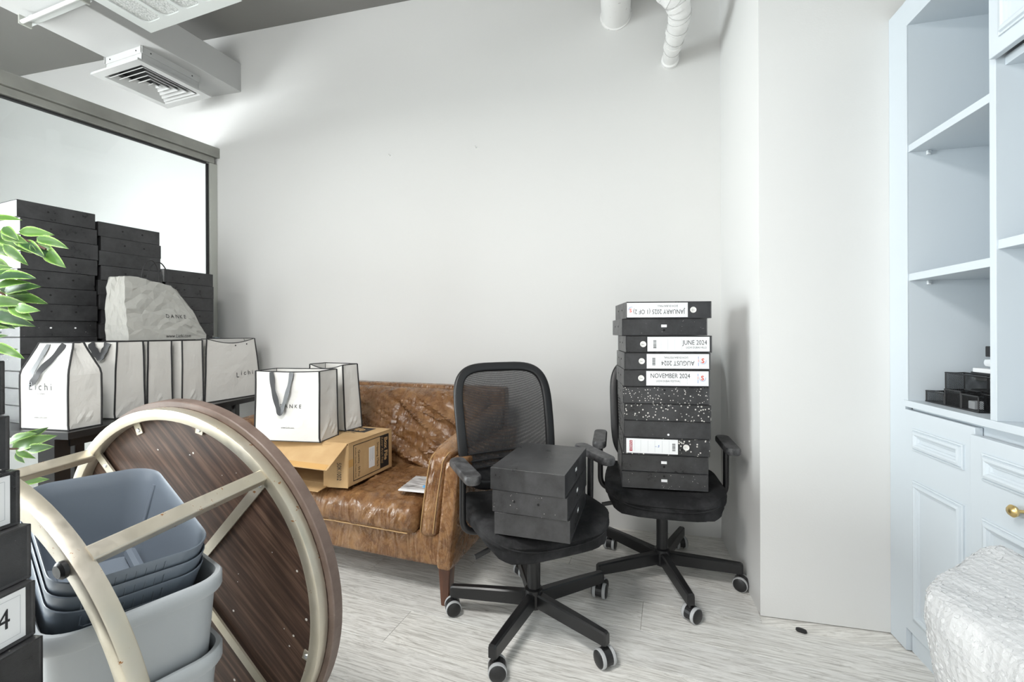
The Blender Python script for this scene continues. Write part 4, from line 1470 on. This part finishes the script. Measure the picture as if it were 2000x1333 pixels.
bz = -math.atan(0.14)
bag1 = paper_bag('white paper bag with pinched top and Frankfurt print, nearest on the black table', (-1.833, 1.823, TZ + 0.001), R(-11), 0.255, 0.125, 0.362, 0.30, 0.72, 0.66, 2.0,
                 handle=[(-0.14, 0.20, -0.215, 0.52, 0.026, 0.010)],
                 writing=[('L i c h i', 0.043, -0.32, 0.455, 'LEFT'), ('Frankfurt', 0.0115, -0.14, 0.405, 'LEFT'), ('www.Lichi.com', 0.0105, -0.19, 0.13, 'LEFT')])
paper_bag('white paper bag directly behind the pinched one, with ribbon on top', (-1.866, 2.072, TZ + 0.001), bz, 0.238, 0.150, 0.362, 0.85, 1.0, None, 3.0, handle=[(-0.10, 0.32, 0.20, 0.80, 0.040, 0.008)])
paper_bag('white paper bag in the middle of the row under the grey bag', (-1.843, 2.230, TZ + 0.001), bz, 0.200, 0.142, 0.362, 0.90, 1.0, None, 4.0)
paper_bag('white paper bag in the row next to the open printed one', (-1.788, 2.392, TZ + 0.001), bz, 0.190, 0.138, 0.362, 0.92, 1.0, None, 5.0)
paper_bag('open white paper bag with large Lichi print at the far table end', (-1.648, 2.905, TZ + 0.001), math.atan2(0.955, 0.296), 0.388, 0.115, 0.368, 0.75, 0.84, None, 6.0, sag=0.028, holes=True, lean=0.01,
          writing=[('L', 0.042, 0.04, 0.345, 'LEFT'), ('i c h i', 0.040, 0.13, 0.375, 'LEFT')])

# grey crumpled bag lying across the white ones
gx = Vector((0.139, 0.990, 0))
GB = Vector((-1.860, 2.155, TZ + 0.3675))
gb = thing('grey_paper_bag', 'crumpled grey paper bag with DANKE print lying on the white bags', 'paper bag', GB, math.atan2(0.990, 0.139))
# local x along the table, local -y towards the room, z up
GL = 0.475


def gtop(q):
    pts = [(0.0, 0.312), (0.10, 0.320), (0.30, 0.312), (0.57, 0.300), (0.66, 0.278), (0.82, 0.208), (0.93, 0.135), (1.0, 0.07)]
    for (a, ha), (b, hb) in zip(pts, pts[1:]):
        if a <= q <= b:
            return ha + (hb - ha) * (q - a) / (b - a)
    return 0.07


bm = bmesh.new()
bmesh.ops.create_cube(bm, size=2.0)
bmesh.ops.subdivide_edges(bm, edges=bm.edges[:], cuts=11, use_grid_fill=True)
rg = random.Random(21)
for v in bm.verts:
    q = (v.co.x + 1) / 2
    zt = (v.co.z + 1) / 2
    yy = v.co.y
    inner = 1 if (0.02 < zt < 0.98) else 0
    if abs(yy) > 0.99 and 0.02 < q < 0.98 and inner:
        q += rg.uniform(-0.028, 0.028)
        zt += rg.uniform(-0.028, 0.028)
    th = (0.064 - (0.018 + 0.034 * min(1, q * 2)) * zt ** 1.5) * (1.0 - 0.25 * q)
    if q < 0.02 and abs(yy) < 0.5:
        q += 0.03 * zt * (1 - abs(yy))              # gusset folds in at the near end
    p = Vector((GL * q - 0.008 * math.sin(zt * 3) * (1 - 2 * q), 0.075 + yy * th, zt * gtop(min(1, max(0, q)))))
    k_ = min(1, zt * 5)
    p.y += (rg.uniform(-0.0055, 0.0055) + 0.008 * nz(p, 7, 9)) * k_
    p.x += rg.uniform(-0.004, 0.004) * k_
    p.z += rg.uniform(-0.004, 0.004) * k_
    v.co = p
bmesh.ops.triangulate(bm, faces=bm.faces[:], quad_method='BEAUTY')
gbody = link('crumpled_paper', from_bm('crumpled_paper', bm), 'grey_paper', gb)


def gsurf(x, z):
    hit, loc, nr, ix = gbody.ray_cast((x, -0.5, z), (0, 1, 0))
    return loc.y if hit else 0.0


bpy.context.view_layer.update()
for s_, sz, fx, fz, sh in (('D A N K E', 0.029, 0.215, 0.118, 0.0), ('www.Lichi.com', 0.026, 0.205, 0.012, 0.25)):
    tx = text('lettering', s_, sz, (fx, 0, fz), (1, 0, 0), (0, 0, 1), 'ink_black', gb, 'LEFT', 0.0, shear=sh)
    for v in tx.data.vertices:
        v.co.y = gsurf(v.co.x, v.co.z) - 0.0016
for y_, x_, w_ in ((0.060, 0.11, 0.096), (0.085, 0.165, 0.118)):
    pts = smooth_path([(x_, y_, 0.24), (x_, y_, 0.33), (x_ + 0.2 * w_, y_ - 0.004, 0.398), (x_ + 0.55 * w_, y_ - 0.006, 0.418), (x_ + 0.9 * w_, y_, 0.385), (x_ + w_, y_, 0.33), (x_ + w_, y_, 0.22)], 6)
    tube('cord_handle', pts, 0.0030, 'trim_black', gb, 8)

# ------------------------------------------------------------------ carton on the sofa, with two bags on it
BC = SM @ Vector((-0.505, 0.012, 0.424))
ctn = thing('cardboard_box', 'brown cardboard box file carton lying open on the sofa', 'cardboard box', BC, -GA)
CW, CD, CH, CT = 0.44, 0.318, 0.192, 0.004
CBD = 'cardboard'
box('right_wall', (-CT, 0, 0), (0, CD, CH), CBD, ctn, 0.0012)
box('left_wall', (-CW, 0, 0), (-CW + CT, CD, CH), CBD, ctn, 0.0012)
box('back_wall', (-CW, CD - CT, 0), (0, CD, CH), CBD, ctn, 0.0012)
box('bottom_wall', (-CW, 0, 0), (0, CD, CT), CBD, ctn, 0.0012)
box('top_wall', (-CW, 0, CH - CT), (0, CD, CH), CBD, ctn, 0.0012)
Mf = Matrix.Translation((0, 0, CH)) @ Matrix.Rotation(R(33), 4, 'X')
box('top_flap', (-CW + 0.004, -0.150, -CT), (-0.006, 0, 0), CBD, ctn, 0.0012, M=Mf)
box('flap_tape', (-CW + 0.02, -0.148, 0.0), (-0.015, -0.122, 0.0006), 'packing_tape', ctn, M=Mf)
Mf = Matrix.Translation((-0.002, 0.001, 0.002)) @ Matrix.Rotation(R(10), 4, 'Z')
fl_ = box('side_flap', (-0.118, -CT, -0.006), (0, 0, CH - 0.012), CBD, ctn, 0.0012, M=Mf)
text('lettering', '50K1002', 0.030, Mf @ Vector((-0.052, -CT, 0.105)), Mf.to_3x3() @ Vector((0, 0, -1)), Mf.to_3x3() @ Vector((1, 0, 0)), 'ink_black', fl_, 'LEFT', 0.0006, 0.72)
box('bottom_flap', (-CW + 0.01, -0.075, 0.0), (-0.10, 0.0, CT), CBD, ctn, 0.001, M=Matrix.Rotation(R(6), 4, 'X'))
# printing on the right wall: letters read downwards
dn, bk = Vector((0, 0, -1)), Vector((0, 1, 0))


def rw(y, z, dx=0.0):
    return Vector((dx, y, z))


def rprint(nm, y0, y1, z0, z1, mt, th=0.0005):
    return quad(nm, [rw(y0, z0), rw(y1, z0), rw(y1, z1), rw(y0, z1)], mt, ctn, th)


rprint('print_band', 0.222, 0.290, 0.018, 0.176, 'ink_black')
for y0_, y1_, z0_, z1_ in ((0.030, 0.224, 0.0165, 0.0195), (0.030, 0.224, 0.1735, 0.1765), (0.030, 0.033, 0.0165, 0.1765)):
    rprint('print_line', y0_, y1_, z0_, z1_, 'ink_black')
text('lettering', 'Box File', 0.036, rw(0.255, 0.163), dn, bk, CBD, ctn, 'LEFT', 0.0009, 0.95, bold=0.0012)
text('lettering', '(Lever Arch File)', 0.022, rw(0.231, 0.170), dn, bk, CBD, ctn, 'LEFT', 0.0009, 0.85, shear=0.2)
text('lettering', 'Shipping Mark', 0.022, rw(0.197, 0.152), dn, bk, 'ink_black', ctn, 'LEFT', 0.0005, 0.95)
text('lettering', 'Quantity : 50 Pcs', 0.019, rw(0.062, 0.148), dn, bk, 'ink_black', ctn, 'LEFT', 0.0005, 0.90)
text('lettering', 'Another Quality Product from', 0.012, rw(0.042, 0.165), dn, bk, 'ink_black', ctn, 'LEFT', 0.0005, 0.92, shear=0.2)
rprint('address_label', 0.138, 0.180, 0.045, 0.140, 'label_paper', 0.0008)
for j in range(4):
    rprint('address_line', 0.146 + j * 0.008, 0.148 + j * 0.008, 0.075 + 0.006 * (j % 2), 0.134, 'label_grey_line', 0.0011)
rprint('tape_piece', 0.0, 0.034, 0.085, 0.118, 'packing_tape', 0.0003)
quad('print_band', [(-0.30, 0.20, CH), (-0.075, 0.20, CH), (-0.075, 0.292, CH), (-0.30, 0.292, CH)], 'ink_black', ctn, 0.0005)
text('lettering', 'Box File', 0.075, (-0.105, 0.222, CH), X3, Y3, CBD, ctn, 'RIGHT', 0.0009, 0.75, bold=0.002)
text('lettering', '(Lever Arch File)', 0.024, (-0.11, 0.176, CH), X3, Y3, 'ink_black', ctn, 'RIGHT', 0.0006, 0.8)

BZ = BC.z + CH + 0.0012
paper_bag('white paper bag with hanging ribbon and DANKE print on the carton', (-0.850, 1.946, BZ), R(-9), 0.318, 0.150, 0.314, 0.92, 0.98, None, 12.0, sag=0.004,
          handle=[(-0.24, 0.07, -0.075, 0.40, 0.024, 0.010)],
          writing=[('D A N K E', 0.024, -0.115, 0.475, 'LEFT'), ('www.Lichi.com', 0.0105, -0.085, 0.185, 'LEFT')])
paper_bag('half hidden open white paper bag at the back of the carton', (-0.822, 2.172, BZ), R(-24), 0.255, 0.115, 0.325, 0.85, 0.86, None, 14.0, sag=0.020, lean=-0.005)

# ------------------------------------------------------------------ round table standing on its rim
yaw, tilt = 0.313, 0.075
nn_ = Vector((math.sin(yaw) * math.cos(tilt), math.cos(yaw) * math.cos(tilt), math.sin(tilt)))
aa_ = Vector((math.cos(yaw), -math.sin(yaw), 0))
bb_ = (-nn_).cross(aa_)
RM = Matrix.Identity(4)
for i in range(3):
    RM[i][0], RM[i][1], RM[i][2], RM[i][3] = aa_[i], bb_[i], -nn_[i], (-0.865, 1.138, 0.463)[i]
rt = thing('round_table', 'round dark wood table with nickel frame tipped on its side', 'table')
rt.matrix_world = RM
lathe('tabletop_edge', [(0.448, -0.0305), (0.461, -0.0305), (0.463, -0.033), (0.463, -0.059), (0.461, -0.061), (0.448, -0.061)], 'brown_edge', rt, 96, smooth=False)
lathe('tabletop', [(0.4475, -0.0300), (0.449, -0.031), (0.449, -0.0605), (0.4475, -0.0612)], 'wenge', rt, 96, smooth=False)


def ringpath(r, z, k=96):
    return [(r * math.cos(2 * math.pi * i / k), r * math.sin(2 * math.pi * i / k), z) for i in range(k)]


sweep('top_ring', ringpath(0.434, -0.0150), rrect(0.028, 0.029, 0.003, 2), 'nickel', rt, True, closed=True, up=Z3)
sweep('foot_ring', ringpath(0.424, 0.340), rrect(0.030, 0.029, 0.003, 2), 'nickel', rt, True, closed=True, up=Z3)
PH = [R(45 + 90 * k) for k in range(4)]
for k, a in enumerate(PH):
    d = Vector((math.cos(a), math.sin(a), 0))
    sweep('post', [d * 0.429 + Z3 * -0.005, d * 0.429 + Z3 * 0.330], rrect(0.028, 0.027, 0.003, 2), 'nickel', rt, False, up=d)
    lathe('rubber_foot', [(0.010, 0.0), (0.014, 0.002), (0.014, 0.008), (0.010, 0.012)], 'black_plastic', rt, 16, Matrix.Translation(d * 0.424 + Z3 * 0.3545))
for k in range(2):
    d = Vector((math.cos(PH[k]), math.sin(PH[k]), 0))
    sweep('cross_bar', [d * -0.42 + Z3 * (-0.0265 + 0.005 * k), d * 0.42 + Z3 * (-0.0265 + 0.005 * k)], rect(0.024, 0.005), 'nickel', rt, False, up=Z3)
    for s in (-1, 1):
        lathe('screw', [(0.006, 0), (0.005, 0.0025), (0.001, 0.003)], 'screw_zinc', rt, 10, Matrix.Translation(d * s * 0.385 + Z3 * (-0.024 + 0.005 * k)))
for ang in (110, 78, -20, 15, 170, 200, 255, 290):
    d = Vector((math.cos(R(ang)), math.sin(R(ang)), 0))
    sweep('mount_tab', [d * 0.392 + Z3 * -0.0275, d * 0.425 + Z3 * -0.0275], rect(0.024, 0.003), 'nickel', rt, False, up=Z3)
    lathe('screw', [(0.006, 0), (0.005, 0.0025), (0.001, 0.003)], 'screw_zinc', rt, 10, Matrix.Translation(d * 0.403 + Z3 * -0.026))


# ------------------------------------------------------------------ grey plastic tubs nested inside the table frame
def tub(label, M_, w, d, h, material, lip, base=0.80, grip=True, ribs=False):
    o = thing('plastic_tub', label, 'plastic tub', group='nested grey plastic tubs')
    o.matrix_world = M_

    def L(s, z, grow=0.0):
        return [Vector((x, y, z)) for x, y in rrect(w * s + 2 * grow, d * s + 2 * grow, 0.052 * s + grow * 0.5, 7)]
    th = 0.0035

    def sc(z):                                   # z from -h (floor) to 0 (rim)
        return base + (1 - base) * (1 + z / h)
    loops = [L(sc(-h) - 0.04, -h), L(sc(-h), -h + 0.012)]
    for i in range(1, 7):
        z = -h + h * i / 7
        loops.append(L(sc(z), z))
    if lip:
        loops += [L(1, -0.030), L(1, -0.030, 0.007), L(1, -0.026, 0.009), L(1, -0.004, 0.009), L(1, 0.0, 0.006), L(1, 0.0, -0.001)]
    else:
        loops += [L(1, -0.002), L(1, 0.0, -0.001)]
    for i in range(0, 7):
        z = -0.006 - (h - 0.03) * i / 6.5
        loops.append(L(sc(z), z, -th))
    loops.append(L(sc(-h + 0.012) - 0.03, -h + 0.006, -th))
    loft('tub_body', loops, material, o, True)
    if grip:
        for sgn in (-1, 1):
            y_ = sgn * d / 2

            def face(x, z):
                return Vector((x, sgn * (d / 2 * sc(z) + 0.0006), z))
            pts = [face(-0.02 + x_ * 0.055, z_) for x_, z_ in ((-1, -0.010), (-1, -0.030), (-0.9, -0.036), (0.9, -0.036), (1, -0.030), (1, -0.010))]
            tube('grip_outline', pts, 0.0013, material, o, 6)
            for q in range(7):
                x_ = -0.062 + q * 0.014
                tube('grip_line', [face(x_, -0.012), face(x_, -0.034)], 0.0007, material, o, 5)
    if ribs:
        for x_ in (-0.5, 0.5):
            p0 = Vector((w * 0.40 * (1 if x_ > 0 else -1), d * 0.36, -h * 0.60))
            p1 = Vector((w * 0.47 * (1 if x_ > 0 else -1), d * 0.385, -0.030))
            sweep('inner_rib', [p0, p1], rect(0.010, 0.016, 0.003), material, o, True, up=Y3)
        for x_ in (-0.30, 0.30):
            sweep('floor_rib', [Vector((w * x_, -d * 0.36, -h + 0.016)), Vector((w * x_, d * 0.34, -h + 0.016))], circ(0.012, 8), material, o, True)
    return o


KS = 0.865
tc = Vector((0, 0, H)) + KS * (Vector((-0.931, 1.033, 0.679)) - Vector((0, 0, H)))
txd = Vector((0.154, 0.209, -0.009)).normalized()
tyd = Vector((-0.352, 0.263, 0.099)).normalized()
tzd = txd.cross(tyd).normalized()
tyd = tzd.cross(txd).normalized()


def tubM(c, x, y, z):
    M_ = Matrix.Identity(4)
    for i in range(3):
        M_[i][0], M_[i][1], M_[i][2], M_[i][3] = x[i], y[i], z[i], c[i]
    return M_


for i in range(3):
    lab = ('topmost dark grey open plastic tub of the nested pile', 'second dark grey plastic tub from the top of the pile', 'third dark grey plastic tub, sitting in the lighter one')[i]
    tub(lab, tubM(tc - tzd * (0.026 * i), txd, tyd, tzd), 0.226, 0.388, 0.200, 'bin_plastic_dark', False, 0.76, True, i == 0)
hx = Vector((txd.x, txd.y, 0)).normalized()
hy = Vector((-hx.y, hx.x, 0))
lc = Vector((tc.x + 0.004, tc.y - 0.004, 0.628))
tub('lighter grey lipped plastic tub holding the dark tubs', tubM(lc, hx, hy, Z3), 0.248, 0.400, 0.34, 'bin_plastic_light', True, 0.84, False)
tub('lowest light grey lipped plastic tub standing on the floor', tubM(Vector((lc.x, lc.y, 0.484)), hx, hy, Z3), 0.248, 0.400, 0.483, 'bin_plastic_light', True, 0.84, False)

# ------------------------------------------------------------------ variegated potted ficus at the left edge
PB = Vector((-1.66, 1.24, 0))
fic = thing('potted_ficus', 'potted ficus with pale edged green leaves at the left edge', 'plant', PB)
lathe('pot', [(0.085, 0.0), (0.090, 0.004), (0.115, 0.20), (0.120, 0.205), (0.120, 0.225), (0.108, 0.225), (0.106, 0.19), (0.001, 0.188)], 'terracotta_grey', fic, 28)
lathe('soil', [(0.106, 0.186), (0.07, 0.196), (0.001, 0.198)], 'soil', fic, 20)
trunk = smooth_path([(0, 0, 0.18), (0.02, 0.01, 0.45), (-0.01, 0.0, 0.75), (0.02, -0.01, 1.05), (0.0, 0.01, 1.32)], 6)
sweep('trunk', trunk, circ(0.012, 8), 'bark', fic, scale=[1.2 - 0.7 * i / len(trunk) for i in range(len(trunk))])
LM = []
for var in range(3):
    vs_, fs_, ed = [], [], []
    NL, NX = 8, 4
    for i in range(NL + 1):
        q = i / NL
        hw_ = 0.185 * math.sin(math.pi * q ** 0.82) ** 0.85 * (1 - 0.25 * q) + 0.002
        for j in range(NX + 1):
            s = -1 + 2 * j / NX
            zz = 0.05 * math.sin(q * 3.1) - (0.10 + 0.05 * var) * q * q + 0.22 * hw_ * abs(s) + 0.015 * math.sin(q * 9 + s * 2 + var)
            vs_.append((s * hw_ + 0.02 * math.sin(q * 4 + var) * q, q, zz))
            ed.append(abs(s))
    for i in range(NL):
        for j in range(NX):
            a = i * (NX + 1) + j
            fs_.append((a, a + 1, a + NX + 2, a + NX + 1))
    me = mesh('leaf', vs_, fs_)
    at_ = me.attributes.new('edge', 'FLOAT', 'POINT')
    at_.data.foreach_set('value', ed)
    me.materials.append(MATS['leaf'])
    me.polygons.foreach_set('use_smooth', [True] * len(me.polygons))
    LM.append(me)


def leaf(base, tip, rnd_):
    y = tip - base
    ln = y.length
    y.normalize()
    z = Vector((rnd_.uniform(-0.5, 0.5), -1.0, rnd_.uniform(0.1, 0.9)))
    x = y.cross(z).normalized()
    z = x.cross(y)
    o = bpy.data.objects.new('leaf', LM[rnd_.randrange(3)])
    C.objects.link(o)
    o.parent = fic
    M_ = Matrix.Identity(4)
    wsc = ln * rnd_.uniform(0.95, 1.15)
    for i in range(3):
        M_[i][0], M_[i][1], M_[i][2], M_[i][3] = x[i] * wsc, y[i] * ln, z[i] * ln, base[i] - PB[i]
    o.matrix_local = M_
    return o


rl = random.Random(5)
LEAVES = [(-30, 428, 33, 418), (37, 448, 102, 454), (72, 462, 125, 477), (62, 469, 105, 508), (88, 482, 122, 518), (8, 474, 52, 514), (-12, 452, 50, 486), (27, 460, 62, 484), (60, 474, 72, 498),
          (-40, 524, 19, 517), (-8, 540, 58, 533), (-10, 556, 54, 546), (0, 560, 54, 569), (15, 572, 82, 586), (6, 578, 48, 616), (-20, 570, 25, 608), (30, 596, 72, 604), (-14, 606, 54, 632), (-30, 612, 20, 634), (-34, 660, 12, 650), (-16, 668, 42, 695),
          (8, 440, 30, 462), (-20, 500, 20, 540), (4, 450, 46, 470), (40, 466, 84, 496), (-24, 470, 28, 500), (76, 470, 108, 490), (-16, 532, 40, 524), (10, 566, 62, 552), (-20, 584, 44, 590), (-24, 596, 36, 622), (20, 590, 60, 622), (-30, 640, 30, 628), (-18, 690, 30, 676)]
LOWER = [(22, 868, 88, 834), (24, 872, 94, 850), (52, 874, 97, 871), (30, 876, 64, 894), (30, 882, 44, 902), (38, 939, 93, 933), (14, 862, 62, 842)]
for u0, v0, u1, v1 in LEAVES:
    Y0 = 1.24 + rl.uniform(-0.05, 0.05)
    leaf(at(u0, v0, Y0), at(u1, v1, Y0 + rl.uniform(-0.03, 0.02)), rl)
for u0, v0, u1, v1 in LOWER:
    Y0 = 1.50 + rl.uniform(-0.03, 0.03)
    leaf(at(u0, v0, Y0), at(u1, v1, Y0 + rl.uniform(-0.02, 0.03)), rl)
top = PB + Vector((0, 0, 1.32))
for i in range(46):                                 # the rest of the crown, out of the frame
    a = rl.uniform(R(60), R(300))
    r_ = rl.uniform(0.04, 0.20)
    b_ = PB + Vector((-0.10 + r_ * math.cos(a), r_ * math.sin(a), rl.uniform(0.95, 1.5)))
    d_ = Vector((math.cos(a) * 0.8, math.sin(a) * 0.8, rl.uniform(-0.6, 0.2))).normalized()
    leaf(b_, b_ + d_ * rl.uniform(0.06, 0.09), rl)
for pts in ([(0.0, 0.01, 1.28), at(-60, 440, 1.24) - PB, at(10, 452, 1.24) - PB, at(60, 470, 1.24) - PB, at(90, 484, 1.24) - PB], [(0.01, 0, 1.1), at(-50, 560, 1.24) - PB, at(0, 568, 1.24) - PB, at(12, 580, 1.24) - PB], [(0.0, 0, 0.95), at(-60, 640, 1.24) - PB, at(-10, 660, 1.24) - PB], [(0.0, 0.0, 0.62), at(-40, 880, 1.46) - PB, at(24, 874, 1.5) - PB, at(55, 874, 1.5) - PB], [(0.0, 0.0, 0.5), at(-20, 945, 1.48) - PB, at(38, 939, 1.5) - PB], [(-0.01, 0, 1.2), (-0.12, 0.05, 1.35), (-0.18, 0.10, 1.45)], [(-0.01, 0, 1.0), (-0.13, -0.06, 1.15), (-0.2, -0.1, 1.2)]):
    sweep('branch', smooth_path(pts, 5), circ(0.0032, 6), 'bark', fic)

# ------------------------------------------------------------------ bubble-wrapped bundle in front of the base cabinet
PLAN = [(0.862, 0.918), (0.96, 1.00), (1.140, 1.055), (1.165, 0.90), (1.10, 0.62), (1.04, 0.45), (0.86, 0.42), (0.79, 0.52), (0.818, 0.72)]
pc = Vector((0.98, 0.76, 0))
ol = smooth_path([Vector((x, y, 0)) for x, y in PLAN], 10, True)
bw = thing('bubble_wrap_bundle', 'bulky bundle wrapped in clear bubble wrap before the base cabinet', 'bundle', pc)
loops = []
lev = [(0.0, 0.78), (0.02, 0.82), (0.10, 0.83), (0.20, 0.845), (0.28, 0.865), (0.34, 0.89), (0.40, 0.925), (0.45, 0.962), (0.49, 0.99), (0.52, 1.0), (0.542, 0.985), (0.556, 0.94), (0.562, 0.86), (0.566, 0.74), (0.568, 0.60), (0.57, 0.44), (0.571, 0.28), (0.572, 0.12), (0.572, 0.02)]
for z, s in lev:
    L = []
    for p in ol:
        q = (p - pc) * s
        w = pc + q
        back = max(0, (w.y - 0.86) / 0.2) * max(0, (w.x - 1.0) / 0.15)
        P_ = Vector((q.x, q.y, z + 0.05 * min(1, back) * (z / 0.57)))
        k_ = min(1, z * 8)
        P_ += q.normalized() * (0.010 * nz(P_, 9, 2) + 0.006 * (ridge(P_, 16, 3) - 0.5)) * k_ * s
        P_.z += (0.008 * nz(P_, 10, 7) + 0.005 * (ridge((P_.x, P_.y * 2, P_.z), 13, 1) - 0.5)) * k_
        L.append(P_)
    loops.append(L)
loft('film', loops, 'bubble_film', bw)
core = [[Vector(((p - pc).x * s, (p - pc).y * s, z)) for p in ol[::5]] for z, s in ((0.005, 0.66), (0.30, 0.70), (0.46, 0.82), (0.515, 0.80), (0.525, 0.74))]
loft('wrapped_content', core, 'label_paper', bw)
bub = bmesh.new()
rb = random.Random(4)
cnt = 0
for i in range(5, 17):
    for j in range(0, len(ol), 1):
        for rep in range(2 if i < 12 else 1):
            a, b_ = rb.random(), rb.random()
            i2, j2 = i + 1, (j + 1) % len(ol)
            p = (loops[i][j] * (1 - a) + loops[i][j2] * a) * (1 - b_) + (loops[i2][j] * (1 - a) + loops[i2][j2] * a) * b_
            nrm = (loops[i][j2] - loops[i][j]).cross(loops[i2][j] - loops[i][j])
            if nrm.length < 1e-8:
                continue
            nrm.normalize()
            Mb = Matrix.Translation(p) @ nrm.to_track_quat('Z', 'Y').to_matrix().to_4x4() @ Matrix.Diagonal((1, 1, 0.28, 1))
            bmesh.ops.create_icosphere(bub, subdivisions=1, radius=0.0062, matrix=Mb)
            cnt += 1
bo = link('air_bubbles', from_bm('air_bubbles', bub), 'bubble_film', bw, True)
bo['kind'] = 'stuff'

# ------------------------------------------------------------------ small thing on the floor
p = Vector((0.8285, 1.62, 0))
d0 = at(1563, 1237, 863 * 1.1 / 587)
cp = tag(loft('floor_pebble', [[Vector((x * s, y * s, z)) for x, y in rrect(0.036, 0.018, 0.0085, 4)] for s, z in ((0.8, 0.0), (1.0, 0.003), (0.95, 0.009), (0.6, 0.012))], 'black_plastic'), 'small black plastic pebble lying on the floor before the pillar', 'pebble')
cp.location = (d0.x, d0.y, 0.0)
cp.rotation_euler = (0, 0, R(-35))
